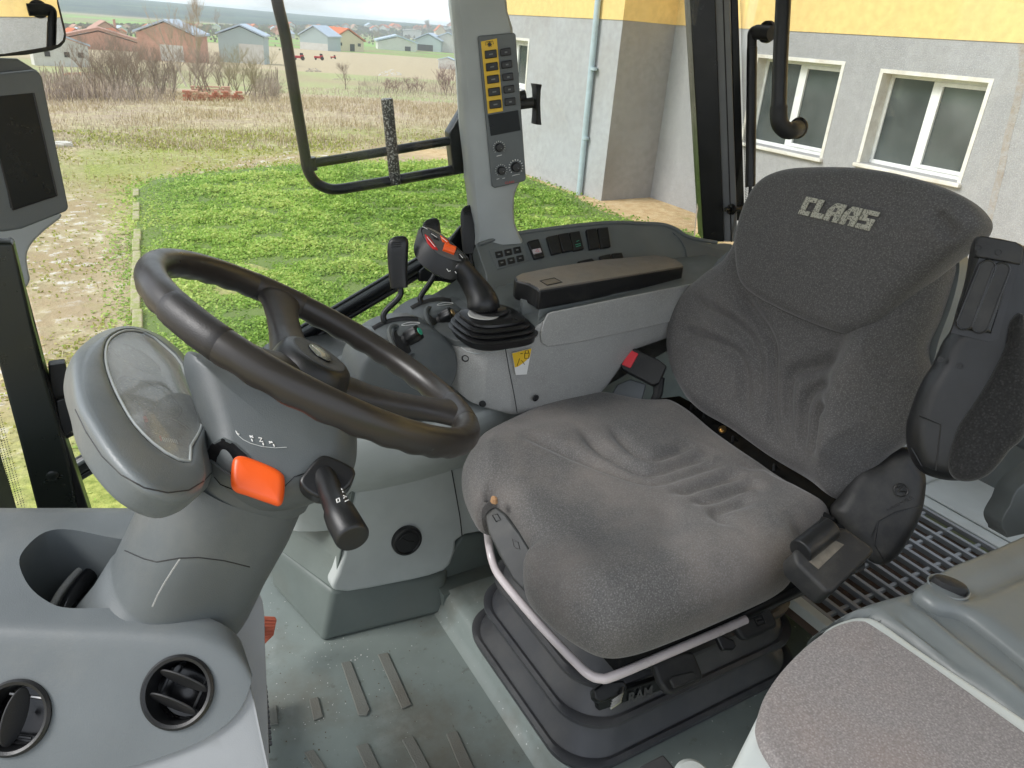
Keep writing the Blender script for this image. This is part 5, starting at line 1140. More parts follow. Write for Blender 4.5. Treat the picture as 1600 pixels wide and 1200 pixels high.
# resample lens & pod by angle about centre so they loft together
lc = sum(lens3, V())/len(lens3)
LR = byang(lens3, lc, pn_); PR = byang(frontr, lc, pn_)
def off(ring, k, h): return [lc+(p-lc)*k-pn_*h for p in ring]
def outw(ring, d, h): return [p+((p-lc).normalized())*d-pn_*h for p in ring]
down = V((-.25, -.12, -1)).normalized()
SD = .042
SR = byang(cr(px(shell, po-pn_*SD, pn_), 6), lc-pn_*SD, pn_)
SH_ = [a-pn_*.0 for a in SR]
mid = [a.lerp(b, .5)+((a.lerp(b, .5)-lc)-((a.lerp(b, .5)-lc).dot(pn_))*pn_).normalized()*.006+pn_*.004 for a, b in zip(PR, SR)]
secs = [off(LR, .985, .012), off(LR, 1.0, .006), off(LR, 1.03, -.001), [a.lerp(b, .6) for a, b in zip(LR, PR)], outw(PR, -.005, .0005), outw(PR, -.001, .003), outw(PR, .003, .009), mid, SR, [lc+(p-lc)*.93-pn_*.014 for p in SR], [lc+(p-lc)*.72-pn_*.028 for p in SR], [lc+(p-lc)*.2-pn_*.045 for p in SR]]
obj('pod_housing', MB().loft(secs), M['pod'], col, sub=1)
ph_ = bpy.data.objects['pod_housing']
stickline('pod_joint', ph_, [[(118,640),(135,675),(160,713),(190,742),(225,762),(262,770),(295,766),(318,752),(334,735)]], M['blackm'], col, .0007, .0001)
obj('dial_face', slab(off(LR, .985, .011), .002, pn_), mat('dial_face_grey', (.10, .10, .095), .5), col)
le = obj('lens', MB().loft([off(LR, .99, .006), off(LR, .97, .001), off(LR, .7, -.003), off(LR, .4, -.005), off(LR, .02, -.006)], True), M['lens'], col)
obj('lens_rim', MB().tube(off(LR, 1.0, .001), .0014, 8, True), M['rim'], col)
for dx_, dy_, r_ in ((212, 560, .030), (235, 620, .036), (268, 672, .030)):
    q_ = hp(dx_, dy_, po-pn_*.0108, pn_); obj('gauge', MB().lathe(q_, pn_, [(0, 0), (r_, 0), (r_, .0012), (r_*.93, .0012), (r_*.93, .0004), (0, .0004)], 32), M['blackm'], col)
# gauge marks seen through the lens
dl = [hp(250+i_*3.1, 683+i_*.5, po-pn_*.0085, pn_) for i_ in range(9)]
mb = MB()
for i_, q in enumerate(dl): mb.tube([q, q+(hp(253+i_*3.1, 689+i_*.5, po-pn_*.0085, pn_)-q)], .0004, 4)
obj('gauge_marks', mb, M['white'], col)
obj('warning_lamps', MB().tube([hp(226, 652, po-pn_*.008, pn_), hp(229, 658, po-pn_*.008, pn_)], .0018, 6).tube([hp(250, 682, po-pn_*.008, pn_), hp(252, 688, po-pn_*.008, pn_)], .001, 6), M['redprint'], col)
# seam line round the pod
# orange lever in its slot
so2 = SO
slot = [(328,705),(334,694),(350,686),(366,694),(386,712),(392,722),(388,742),(372,748),(350,735),(330,718)]
stick('lever_slot', shc, slot, M['gloss'], col, .003, .006)
stickline('slot_edge', shc, [slot+[slot[0]]], M['graydk'], col, .0016, .0012)
ol_ = obj('orange_lever', pillow(px([(362,722),(368,712),(382,711),(415,723),(438,735),(445,748),(443,778),(436,788),(420,784),(385,772),(366,765),(360,752)], P(405, 748, .752), sn2), P(405, 748, .752), sn2, .006, .012, dome=.002, N0=120, rings=16, curl=.003), M['orange'], col)
obj('lever_stem', slab(px([(352,705),(372,712),(380,745),(365,748)], P(360, 725, .765), sn2), .008, sn2), M['blackm'], ol_, bev=.002)
# crescent scale with pictograms
sd = 0
so3 = SO+sn2*.0035
arcp = [(368,673),(376,683),(390,691),(410,697),(430,699),(447,698)]
sc_ = stickline('tilt_scale', shc, [[(368,673),(372,680),(380,687),(392,693),(410,698),(430,700),(448,699)]], M['rim'], col, .0004)
stickline('scale_print', shc, [[(369,674),(371,678),(374,679)], [(390,681),(396,684)], [(391,684),(395,681)], [(393,686),(395,690)], [(404,684),(409,685),(406,690),(411,690)], [(411,692),(412,696)], [(420,690),(426,692)], [(421,693),(425,690)], [(427,694),(429,698)]], M['white'], sc_ or col, .0007)
stickline('housing_joint', shc, [[(332,742),(345,757),(370,767),(395,770)], [(445,760),(460,745),(475,740)]], M['gloss'], col, .0006, .0002)
# stalk
sb = P(500, 742, .80)
obj('stalk_boot', slab(cr(px([(468,752),(478,735),(497,714),(515,712),(552,730),(554,745),(540,765),(505,778),(480,768)], P(510, 745, .768), sn2), 3), .03, sn2), M['rubber'], col, bev=.006)
stp = [(505,738,.78,.011),(511,752,.765,.0115),(519,775,.745,.0125),(528,795,.73,.0135),(530,800,.728,.0155),(537,815,.72,.0165),(550,838,.71,.0168),(552,843,.708,.0155)]
sc = []; cs = [P(x, y, d) for x, y, d, _ in stp]
axs = (cs[-1]-cs[1]).normalized(); u = axs.orthogonal().normalized(); w_ = axs.cross(u)
for c__, (_, _, _, r_) in zip(cs, stp): sc.append([c__+(u*math.cos(a)+w_*math.sin(a))*r_ for a in np.linspace(0, 2*math.pi, 36, endpoint=False)])
stk_ = obj('indicator_stalk', MB().loft(sc), M['black'], col, bev=.0015)
bpy.context.view_layer.update()
for q in ([(533,764),(536,767)], [(535,769),(539,770)], [(536,775),(541,777)], [(537,779),(541,775)], [(539,784),(544,782)], [(526,781),(530,779),(531,784),(527,786),(526,781)]):
    stickline('stalk_print', stk_, [q], M['white'], stk_, .0006)

# ================================================================== DASHBOARD
da = thing('dashboard', 'grey moulded dashboard hood with two round black air vents around the steering column foot', 'dashboard', (0, .75, FZ))
# cross sections along X: from far edge, over the crest, down the near face
def dsec(x, sink=0, grow=0):
    yf = .70-.55*x-.02-sink*.25; e = .95-.45*x-sink*.4
    zc = -.595-sink*.35
    pts_ = [(e+.05, -1.0), (e+.045, zc-.10), (e+.03, zc-.035), (e, zc-.008), (e-.05, zc), (yf+.05, zc), (yf+.012, zc), (yf+.002, zc-.004), (yf-.008, zc-.012), (yf-.03, zc-.036), (yf-.08, zc-.083), (yf-.12, zc-.125), (yf-.15, zc-.165), (yf-.165, zc-.21), (yf-.165, -1.0)]
    out = []
    for y, z in pts_: out.append(V((x, y, z)))
    return out
secs = [dsec(x) for x in np.linspace(-.62, .04, 14)]
for x, s_ in ((.06, .008), (.075, .025), (.085, .05), (.091, .085), (.093, .13)): secs.append(dsec(x, s_))
db = obj('hood', MB().loft(secs), M['dash'], da, sub=1)
# cut the scoop the column stands in
cutp = [(30,880),(42,852),(78,828),(120,828),(185,836),(420,880),(420,1010),(385,978),(350,965),(250,952),(150,948),(90,948),(60,930),(38,905)]
cutm = MB().prism(cr([hz(x, y, -.595)+V((0, 0, .1))*1 for x, y in [(30,880),(40,855),(70,830),(110,826),(180,840),(260,850),(330,880),(395,930),(385,968),(300,956),(200,950),(110,950),(75,940),(45,915)]], 4), (0, 0, -.3))
for i_, v_ in enumerate(cutm.v): cutm.v[i_] = v_
tmp = obj('cutter', cutm, M['dash'], None, smooth=False)
bpy.context.view_layer.update()
md = db.modifiers.new('scoop', 'BOOLEAN'); md.object = tmp; md.solver = 'EXACT'; md.operation = 'DIFFERENCE'
dg = bpy.context.evaluated_depsgraph_get(); me2 = bpy.data.meshes.new_from_object(db.evaluated_get(dg)); db.modifiers.clear(); db.data = me2
for p_ in me2.polygons: p_.use_smooth = True
me2.set_sharp_from_angle(angle=math.radians(38))
bpy.data.objects.remove(tmp)
ringe = cr([hz(x, y, -.5955) for x, y in [(30,880),(40,855),(70,830),(110,826),(180,840),(260,850),(330,880),(395,930),(385,968),(300,956),(200,950),(110,950),(75,940),(45,915)]], 4)
obj('scoop_floor', slab([p+V((0, 0, -.13)) for p in ringe], .01, Zv), M['graydk'], da)
gp_ = cr([hz(x, y, -.66) for x, y in [(80,952),(95,925),(120,895),(155,866),(200,846)]], 6, False)
obj('column_gaiter', MB().tube(gp_, .0045, 10), M['panel'], da)
obj('gaiter_gap', MB().tube([p+V((.012, -.008, -.004)) for p in gp_], .010, 10), M['gloss'], da)
bpy.context.view_layer.update()
def onhood(x, y):
    ok, loc, nr_, _ = db.ray_cast(-base_of(db), ray(x, y).normalized()); return (loc+base_of(db), nr_) if ok else (P(x, y, .8), -dv)
vn = V((.05, -.66, .75)).normalized()
# the pale side panel starts where the hood ends: trim the hood along its lower edge
ctp = [(396,1035),(390,1075),(366,1120),(310,1160),(225,1192),(140,1214),(60,1232),(60,1420),(520,1420),(520,1035)]
def carve(tmp):
    bpy.context.view_layer.update(); md = db.modifiers.new('hole', 'BOOLEAN'); md.object = tmp; md.solver = 'EXACT'; md.operation = 'DIFFERENCE'; bpy.context.view_layer.update()
    dg = bpy.context.evaluated_depsgraph_get(); me2 = bpy.data.meshes.new_from_object(db.evaluated_get(dg)); db.modifiers.clear(); db.data = me2
    for p_ in me2.polygons: p_.use_smooth = True
    me2.set_sharp_from_angle(angle=math.radians(38)); bpy.data.objects.remove(tmp)
vents = []
for (vx, vy) in ((278, 1081), (22, 1121)):
    q, n_ = onhood(vx, vy)
    if n_.dot(dv) > 0: n_ = -n_
    vents.append((q, n_.normalized()))
for q, n_ in vents:
    tmp = obj('cutter', MB().lathe(q-n_*.05, n_, [(.0315, 0), (.0315, .1)], 40), M['dash'], None, smooth=False); carve(tmp)
bm_ = db.data.copy(); nn_ = [v.normal.copy() for v in bm_.vertices]
for v, n__ in zip(bm_.vertices, nn_): v.co -= n__*.005
bm_.materials.clear(); bm_.materials.append(M['sidep']); o_ = bpy.data.objects.new('side_panel', bm_); C.objects.link(o_); o_.parent = da
cc_ = cr([V((x, y, 0)) for x, y in ctp[:7]], 4, False)+[V((x, y, 0)) for x, y in ctp[7:]]
carve(obj('cutter', MB().prism([P(p.x, p.y, .55) for p in cc_], (0, 0, 0), [P(p.x, p.y, 1.5) for p in cc_]), M['dash'], None, smooth=False))
sp2 = (-ray(400, 1000).normalized()+V((.2, 0, 0))).normalized()
obj('side_panel', slab(cr(px([(330,1000),(362,985),(382,972),(394,950),(400,922),(407,930),(412,950),(414,1000),(416,1300),(330,1300)], P(412, 1040, .862), sp2), 3), .04, sp2), M['sidep'], da, bev=.004, seg=3)
for (q, vn), vx, rr_, tilt in ((vents[0], 278, .0345, -.95), (vents[1], 22, .0345, 1.0)):
    v_ = obj('air_vent', MB().lathe(q, vn, [(rr_*.92, -.012), (rr_*1.06, -.0005), (rr_*1.06, .003), (rr_*.99, .0055), (rr_*.90, .004), (rr_*.86, -.004), (rr_*.84, -.03), (rr_*.8, -.045), (0, -.045)], 48, False), M['black'], da)
    obj('vent_bowl', MB().lathe(q-vn*.034, vn, [(rr_*.83, .012), (rr_*.8, 0), (0, -.004)], 32, False), M['gloss'], v_)
    u = X_*math.cos(tilt)+Y_*math.sin(tilt); u = (u-vn*u.dot(vn)).normalized(); w_ = vn.cross(u)
    for k_ in ((-.38, .30) if vx > 100 else (.0,)):
        cc = q+w_*(rr_*k_)-vn*.002; hl = rr_*.82*math.sqrt(1-k_*k_)
        bl = [cc+u*(hl*math.cos(a))+(w_*.35+vn*.6).normalized()*(.0125*math.sin(a)) for a in np.linspace(0, 2*math.pi, 24, endpoint=False)]
        obj('vent_vane', slab(bl, .0022, (vn*.35-w_*.6)), M['blackm'], v_, bev=.0008)
    for k_ in (-.55, .55):
        obj('vane_pivot', MB().tube([q+u*(rr_*k_)-w_*(rr_*.5)-vn*.012, q+u*(rr_*k_)+w_*(rr_*.5)-vn*.012], .0016, 6), M['chrome'] if vx < 100 and k_ > 0 else M['black'], v_)
# bits on the floor beside the panel
pe = thing('brake_pedal', 'faded orange ribbed pedal just behind the dashboard side panel', 'pedal', hz(424, 985, -1.14))
obj('pedal_pad', slab([hp(x, y, hz(424, 985, -1.12), (.3, -.5, .8)) for x, y in [(405,962),(430,963),(433,968),(428,992),(414,1006),(404,1000)]], .012, (.3, -.5, .8)), M['pedal'], pe, bev=.002)
for k_ in range(6): obj('pedal_rib', MB().tube([hp(405, 968+k_*5.5, hz(424, 985, -1.12)+Zv*.001, (.3, -.5, .8)), hp(430-k_*.8, 969+k_*4.8, hz(424, 985, -1.12)+Zv*.001, (.3, -.5, .8))], .0012, 5), M['pedal'], pe)
obj('pedal_arm', MB().tube([hz(410, 985, -1.13), hz(400, 975, -1.05)], .008, 8), M['steel_bk'], pe)
ac = thing('accelerator_pedal', 'black ribbed rubber pedal edge on the floor beside the dashboard panel', 'pedal', hz(415, 1120, -1.19))
mb = MB()
a0, a1 = hz(412, 1075, -1.17), hz(420, 1172, -1.17)
mb.box((a0+a1)/2-X_*.02, ((a1-a0), X_, Zv), ((a1-a0).length/2, .022, .008))
for k_ in range(12):
    q = a0.lerp(a1, (k_+.5)/12); mb.tube([q-X_*.03+Zv*.01, q+X_*.006+Zv*.008], .0042, 6)
obj('pedal_pad', mb, M['rubber'], ac)
# ================================================================== POSTS, GLASS AND THINGS ON THEM
bo4, bn4 = V((.80, 1.40, -.2)), V((-.30, -.95, .08)).normalized()
bp4 = thing('window_post', 'pale grey side window post carrying the yellow and black switch panel', 'post', V((.82, 1.42, -.42)))
# post: lofted from level to level
lv = [(711,797,-120),(711,795,0),(714,797,22),(717,805,48),(722,808,100),(724,811,140),(728,816,200),(735,820,262),(736,820,285),(738,812,297),(740,807,312),(742,806,335),(745,808,355),(745,815,372),(743,822,385)]
# right column of numbers: left x, right x, y of the row; rows tilt with the image
secs = []
for xl, xr, y in lv:
    a_ = hp(xl, y+(.0), bo4, bn4); b_ = hp(xr, y-(xr-xl)*.06, bo4, bn4); w_ = b_-a_; bk = -bn4*.10
    pts_ = []
    for s_, d_ in ((0, .9), (0, .35), (.02, .14), (.08, .05), (.2, .02), (.5, 0), (.8, .02), (.92, .05), (.98, .14), (1, .35), (1, .9)):
        pts_.append(a_+w_*s_+bk*d_)
    secs.append(pts_)
obj('trim', MB().loft(secs), M['pillar'], bp4, ang=50)
obj('seal', MB().tube([hp(x, y, bo4-bn4*.07, bn4) for x, y in [(709,-120),(706,0),(714,80),(721,162),(728,215),(737,281),(740,331),(747,372)]], .004, 8), M['steel_bk'], bp4)
pp = [(747,58),(749,56),(803,51),(806,54),(822,278),(820,283),(773,294),(769,291)]
pl4 = obj('control_panel', slab(px(pp, bo4+bn4*.006, bn4), .012, bn4), M['dash'], bp4, bev=.0025)
def pq(pts_, lift, th, m, name, bev=.001, par=None): return obj(name, slab(px(pts_, bo4+bn4*(.006+lift), bn4), th, bn4), m, par or pl4, bev=bev)
pq([(751.5,65),(776.5,60),(786,173.5),(762.5,177.5)], .0012, .001, M['yellow'], 'yellow_field', .0003)
for i in range(5):
    x, y = 767.2+i*1.75, 84.4+i*19.6
    b_ = pq([(x-9.6,y-5),(x+8.6,y-7.6),(x+10,y+5.2),(x-8.6,y+7.8)], .0055, .005, M['black'], 'push_button', .0015)
    pq([(x-3,y-.2),(x+3,y-1.2),(x+3.2,y+.8),(x-2.8,y+1.8)], .0058, .0004, M['print'], 'button_print', 0, b_)
    x, y = 790.6+i*1.75, 81.2+i*19.4
    b_ = pq([(x-8.8,y-4.6),(x+7.4,y-7),(x+8.8,y+4.6),(x-7.8,y+7)], .0055, .005, M['black'], 'push_button', .0015)
    pq([(x-2,y-.5),(x+2,y-1.2),(x+2.3,y+1.2),(x-1.8,y+1.8)], .0058, .0004, M['print'], 'button_print', 0, b_)
g_ = hp(765, 69.5, bo4+bn4*.0078, bn4); ex = (hp(770, 69, bo4, bn4)-hp(760, 70, bo4, bn4)).normalized(); ey = bn4.cross(ex)
mb = MB()
for k_ in range(8):
    a = k_*math.pi/4; mb.tube([g_, g_+(ex*math.cos(a)+ey*math.sin(a))*.0048], .0008, 5)
mb.lathe(g_, bn4, [(0, -.0005), (.003, -.0005), (.003, .0008), (0, .0008)], 14)
mb.tube(px([(759,71),(759,65.5),(770,64),(771,69)], bo4+bn4*.0078, bn4), .0006, 5)
obj('shaft_symbol', mb, M['black'], pl4)
pq([(762.5,180),(809.5,172),(813.5,203.5),(767,212.5)], .0012, .001, M['screen'], 'display', .0003)
for x, y, r_ in ((780, 230.5, .0088), (783.2, 266.5, .0088), (806.2, 261, .0105)):
    q = hp(x, y, bo4+bn4*.0065, bn4)
    mb = MB()
    for k_ in range(13):
        a = math.radians(-130+k_*260/12); d_ = -ey*(-math.cos(a))+ex*math.sin(a)
        mb.tube([q+d_*(r_*1.25), q+d_*(r_*1.5)], .0005 if r_ < .01 else .0011, 4)
    kn = obj('dial_knob', MB().lathe(q, bn4, [(0, 0), (r_, 0), (r_*.97, .006), (r_*.8, .010), (0, .0105)], 28), M['black'], pl4)
    obj('dial_scale', mb, M['white'], kn)
    a = 2.1; d_ = ex*math.sin(a)+ey*math.cos(a)
    obj('dial_pointer', MB().tube([q+bn4*.0095+d_*(r_*.2), q+bn4*.0085+d_*(r_*.85)], .0011, 5), M['white'], kn)
for q in ([(776,244),(780,243),(784,242)], [(776,280),(780,279)], [(800,275),(806,273),(812,272)], [(785,279),(789,278)]): obj('dial_print', MB().tube(px(q, bo4+bn4*.0068, bn4), .0007, 5), M['white'], pl4)
ta_, tb_ = hp(789, 287.5, bo4+bn4*.0062, bn4), hp(805, 285, bo4+bn4*.0062, bn4)
text('panel_lettering', 'CLAAS', ta_, tb_-ta_, hp(788.5, 282, bo4+bn4*.0062, bn4)-ta_, .0066, M['redprint'], pl4, lift=.0006, sx=1.05)
# phone holder on the far side of the post
ph = thing('phone_holder', 'small black T shaped holder sticking out beside the switch panel', 'holder', P(825, 160, 1.62))
pd_ = 1.60
obj('backplate', MB().loft([rrect(P(838, y, pd_), X_*.8-Y_*.5, Y_, w_, .012, .003) for y, w_ in ((131, .007), (140, .0045), (160, .0035), (182, .0045), (194, .006))]), M['blackm'], ph, bev=.001)
obj('arm', MB().tube([P(812, 163, pd_), P(834, 160, pd_)], .011, 12).tube([P(812, 152, pd_), P(822, 150, pd_)], .013, 14), M['blackm'], ph, bev=.002)
# outside: mirror arm frame of bent black tube with its bracket and a chipped post
fo5, fn5 = V((.6, 1.56, -.2)), V((-.12, -1, 0)).normalized()
ma = thing('mirror_arm_frame', 'bent black tube frame with chipped vertical stub, seen outside the side window', 'frame', hp(742, 269, fo5, fn5))
fp = lambda pts_, k_=0: px(pts_, fo5-fn5*k_, fn5)
obj('bent_tube', MB().tube(cr(fp([(424,-70),(433,0),(447,62),(462,156),(476,238),(480,262),(489,280),(503,291),(524,296),(560,291),(609,283),(660,274),(712,265)]), 6, False), .0112, 18), M['steel_bk'], ma)
obj('cross_tube', MB().tube(fp([(482,256),(540,247),(600,237),(708,219)]), .0098, 16), M['steel_bk'], ma)
obj('tube_clamp', MB().tube(fp([(484,246),(487,266)]), .0125, 14), M['steel_bk'], ma)
obj('post_stub', MB().tube(fp([(604.5,154),(618,288)], .0-.006), .0125, 20), M['worn'], ma, bev=.002)
obj('bracket', slab(fp([(726,168),(734,171),(742,268),(709,274),(702,208)], -.012), .035, fn5), M['steel_bk'], ma, bev=.003)
# ---- rear side post: black with a grey liner and rubber
co5, cn5 = V((1.45, 1.45, -.2)), V((-.55, -.83, 0)).normalized()
cpst = thing('rear_post', 'black rear cab post with grey liner strip left of the seat headrest', 'post', V((1.5, 1.47, -.5)))
def strip(x0a, x0b, x1a, x1b, ya, yb, th, m, nm, k_=0, bev=.003): return obj(nm, slab([hp(x0a, ya, co5-cn5*k_, cn5), hp(x0b, ya, co5-cn5*k_, cn5), hp(x1b, yb, co5-cn5*k_, cn5), hp(x1a, yb, co5-cn5*k_, cn5)], th, cn5), m, cpst, bev=bev)
strip(1071, 1114, 1099, 1132, -120, 378, .09, M['steel_bk'], 'post_body')
strip(1110, 1136, 1131.5, 1153, -120, 378, .05, M['liner'], 'liner', .012)
strip(1139, 1150, 1150, 1164, -120, 345, .03, M['steel_bk'], 'glass_seal', .03)
obj('liner_groove', MB().tube([hp(1126, -120, co5-cn5*.011, cn5), hp(1143, 378, co5-cn5*.011, cn5)], .0015, 6), M['blackm'], cpst)
kn_ = P(1146, 327, dep(hp(1146, 327, co5, cn5))-.02)
obj('hinge_bolt', MB().tube([kn_-X_*.03, kn_+X_*.06], .006, 10).lathe(kn_-X_*.012, X_, [(0, 0), (.014, .001), (.015, .006), (.012, .009), (0, .010)], 10), M['steel_bk'], cpst)
# gas strut and curved handle on the rear window
gs = thing('gas_strut', 'slim black gas strut with angled ball joint beside the rear window edge', 'strut', hx(1171, 300, 1.50))
gx = lambda x, y, X=1.50: hx(x, y, X)
obj('cylinder', MB().tube([gx(1175, 74), gx(1172.5, 292)], .0125, 18), M['black'], gs, bev=.001)
obj('cap_ring', MB().tube([gx(1172.8, 273), gx(1172.7, 276)], .0129, 18), M['rubber'], gs)
obj('rod', MB().tube([gx(1172.5, 290), gx(1170, 340)], .0045, 10), M['steel_bk'], gs)
obj('ball_joint', MB().tube(cr([gx(1175, 80), gx(1175, 62), gx(1176, 51), gx(1184, 47), gx(1198, 52)], 5, False), [.0115]*21, 14).tube([gx(1182, 50), gx(1206, 52)], .0165, 16), M['blackm'], gs)
q = gx(1201, 50, 1.52)
obj('round_plate', MB().lathe(q, X_, [(0, -.012), (.024, -.012), (.025, -.002), (.022, .004), (0, .004)], 30), M['black'], gs, bev=.001)
hh = thing('curved_handle', 'thick black curved handle bar fixed to the rear window with a round flange', 'handle', gx(1250, 200))
tb = cr([gx(1227, -90, 1.42), gx(1224, 0, 1.42), gx(1220, 80, 1.42), gx(1217, 168, 1.42)], 6, False)
obj('bar', MB().tube(tb, .0165, 22), M['black'], hh)
eb = cr([gx(1217, 166, 1.42), gx(1216.5, 180, 1.42), gx(1219, 194, 1.425), gx(1228, 203, 1.44), gx(1238, 204, 1.46), gx(1248, 200, 1.50)], 6, False)
obj('elbow', MB().tube(eb, .0190, 22), M['blackm'], hh)
obj('flange', MB().lathe(gx(1247, 200, 1.50), X_, [(0, -.006), (.022, -.006), (.0245, .0), (.022, .008), (0, .008)], 30), M['black'], hh)
# ---- front right post (black) with monitor
ap = thing('front_post', 'dark green black front cab post with round bolt, left of the instrument pod', 'post', V((-.08, 1.22, -.8)))
ao5, an5 = V((-.06, 1.2, -.5)), V((.0, -1, .1)).normalized()
aq = lambda pts_, k_=0: px(pts_, ao5-an5*k_, an5)
obj('post_body', slab(aq([(-60,380),(20,380),(42,470),(62,560),(108,720),(124,812),(62,812),(34,702),(0,575),(-30,470)]), .05, an5), M['steel_gn'], ap, bev=.004)
obj('rubber_edge', slab(aq([(16,380),(34,440),(50,510),(72,585),(98,675),(120,740),(144,812),(150,830),(122,830),(104,722),(60,562),(38,468),(10,380)], .004), .06, an5), M['rubber'], ap, bev=.008)
bq = hp(82, 743, ao5+an5*.001, an5)
obj('bolt', MB().lathe(bq, an5, [(0, 0), (.0085, 0), (.0085, .002), (.006, .0035), (.0, .0035)], 20), M['steel_gn'], ap)
# windscreen edge with dotted ceramic band left of the post
wsn = V((.9, -.42, .1)).normalized(); wso = V((-.16, 1.24, -.6))
mb = MB()
for r_ in range(4):
    for i_ in range(44):
        q = hp(-16+r_*5.2+i_*.9-(i_*.0), 640+i_*3.4+r_*2, wso, wsn); mb.lathe(q, wsn, [(0, 0), (.0012-.0001*r_, 0), (.0012-.0001*r_, .0006), (0, .0006)], 6)
obj('screen_frit', slab(px([(-60,600),(-14,640),(2,715),(28,800),(34,830),(-60,830)], wso, wsn), .005, wsn), M['steel_bk'], ap)
obj('frit_dots', mb, M['steel_bk'], ap)
obj('post_bracket', slab(aq([(75,572),(102,568),(108,600),(98,640),(100,670),(118,680),(98,690),(80,630)], .03), .03, an5), M['blackm'], ap, bev=.003)
obj('bracket_foot', slab(aq([(88,626),(105,622),(112,640),(120,668),(100,684),(92,660)], .01), .01, an5), M['black'], ap, bev=.002)
# grey upper trim of the front post and the monitor
tr_ = thing('monitor_bracket', 'grey moulded bracket under the dark screen at the left edge', 'bracket', P(20, 400, 1.2))
to, tn = P(20, 400, 1.19), V((.15, -.93, .3)).normalized()
obj('bracket_body', slab(cr(px([(-70,300),(60,330),(98,335),(72,358),(50,380),(42,400),(45,425),(47,437),(40,449),(20,455),(0,457),(-70,452)], to, tn), 3), .07, tn), M['pillar'], tr_, bev=.008, seg=4)
mo, mn = P(50, 230, 1.05), V((.42, -.86, .10)).normalized()
mo_ = thing('monitor', 'dark grey framed screen, switched off, at the left edge', 'monitor', P(40, 350, 1.05))
def byc(pts_, k_=3, n_=1): return cr(px(pts_, mo, mn), k_)
obj('casing', slab(px([(-120,122),(0,114),(53,109),(62,112),(67,122),(108,324),(105,330),(34,358),(8,362),(-20,362),(-120,350)], mo, mn), .05, mn), M['dash'], mo_, bev=.006, seg=4)
obj('casing_top', slab(px([(-120,96),(0,90),(28,91),(57,109),(62,112),(55,120),(0,126),(-120,140)], mo-mn*.02, mn), .06, mn), M['dash'], mo_, bev=.006, seg=4)
obj('screen_recess', slab(px([(-120,155),(0,150),(52,145),(55,148),(88,304),(86,308),(22,327),(17,325),(0,256),(-60,20)][:-2]+[(-10,200)], mo+mn*.0008, mn), .002, mn), M['screen'], mo_, bev=.0004)
fr5 = px([(52.5,145),(89,305)], mo+mn*.001, mn)
obj('screen_edge', MB().tube([fr5[0], fr5[1]], .0012, 6).tube(px([(89,305),(20,328)], mo+mn*.001, mn), .0012, 6).tube(px([(20,328),(0,250)], mo+mn*.001, mn), .0012, 6), M['rubber'], mo_)
# mirror in the top left corner: reflects the rendered house behind the cab
mc = P(30, 20, .95)
want = V((9.8, 2.0, .32))   # spot on the house wall that the mirror looks at
mnrm = ((-mc).normalized()+(want-mc).normalized()).normalized()
mir = thing('rear_view_mirror', 'black framed rear view mirror in the top left corner reflecting the yellow and grey wall', 'mirror', mc)
mout = [(-90,-60),(88,-60),(93,0),(103,40),(106,55),(104,66),(97,74),(85,79),(45,86),(0,89),(-90,92)]
mrr = px(mout, mc, mnrm); 
obj('housing', slab(mrr, .02, mnrm), M['blackm'], mir, bev=.004)
mcen = sum(mrr, V())/len(mrr)
m_, nt_, b_ = nodes('mirror_silver'); b_.inputs['Metallic'].default_value = 1; b_.inputs['Roughness'].default_value = .01; b_.inputs['Base Color'].default_value = (.82, .83, .82, 1)
obj('mirror_glass', slab([p+(mcen-p).normalized()*.0075+mnrm*.0006 for p in mrr], .002, mnrm), m_, mir, smooth=False)
# ---- cab roof added out of view, to shade the inside and balance its light
cr_ = thing('added_shade_roof', 'unseen cab roof added above the seat and steering wheel to shade them', 'roof', (.6, .8, .5))
obj('shade_roof_shell', MB().aabb((-.35, .0, .50), (1.6, 1.62, .60)), M['pillar'], cr_, bev=.03)
# ---- window rails and panes
wr = thing('window_rail', 'grey black rail along the lower edge of the front side window', 'rail', V((.2, 1.5, -.7)))
ro5, rn5 = V((.3, 1.50, -.6)), V((0, -1, .0))
a_ = px([(120,725),(170,703),(290,640),(400,537),(520,472),(610,430),(668,400),(710,375)], ro5, rn5)
a_ = px([(60,756),(170,703),(270,655),(400,535),(520,470),(660,402),(730,352)], ro5, rn5)
lin = [hp(60, 765, ro5, rn5), hp(740, 362, ro5, rn5)]
obj('rail_bar', MB().tube([lin[0], lin[1]], .017, 16), M['steel_bk'], wr)
obj('rail_trim', MB().tube([p+V((0, -.012, .011)) for p in lin], .005, 8), M['dash'], wr)
obj('rail_gasket', MB().tube([p+V((0, -.004, -.024)) for p in lin], .007, 10), M['rubber'], wr)
def pane(nm, label, pts_, n):
    p = obj(nm, slab(pts_, .005, n), M['glass'], None, smooth=False); return tag(p, label, 'window pane')
pane('side_window', 'clear pane between the front post and the grey window post', [V((-.06, 1.50, -.86)), hy(742, 372, 1.50), V((.80, 1.50, .35)), V((-.12, 1.46, .35))], (0, -1, 0))
rw = pane('rear_side_window', 'clear pane between the grey window post and the black rear post', [V((.90, 1.50, -.47)), V((1.50, 1.50, -.52)), V((1.42, 1.50, .35)), V((.80, 1.50, .35))], (0, -1, 0))
pr_ = pane('rear_window', 'clear rear pane behind the seat with a dotted edge', [V((1.535, 1.50, -.62)), V((1.535, -.3, -.62)), V((1.535, -.3, .4)), V((1.535, 1.50, .4))], (-1, 0, 0))
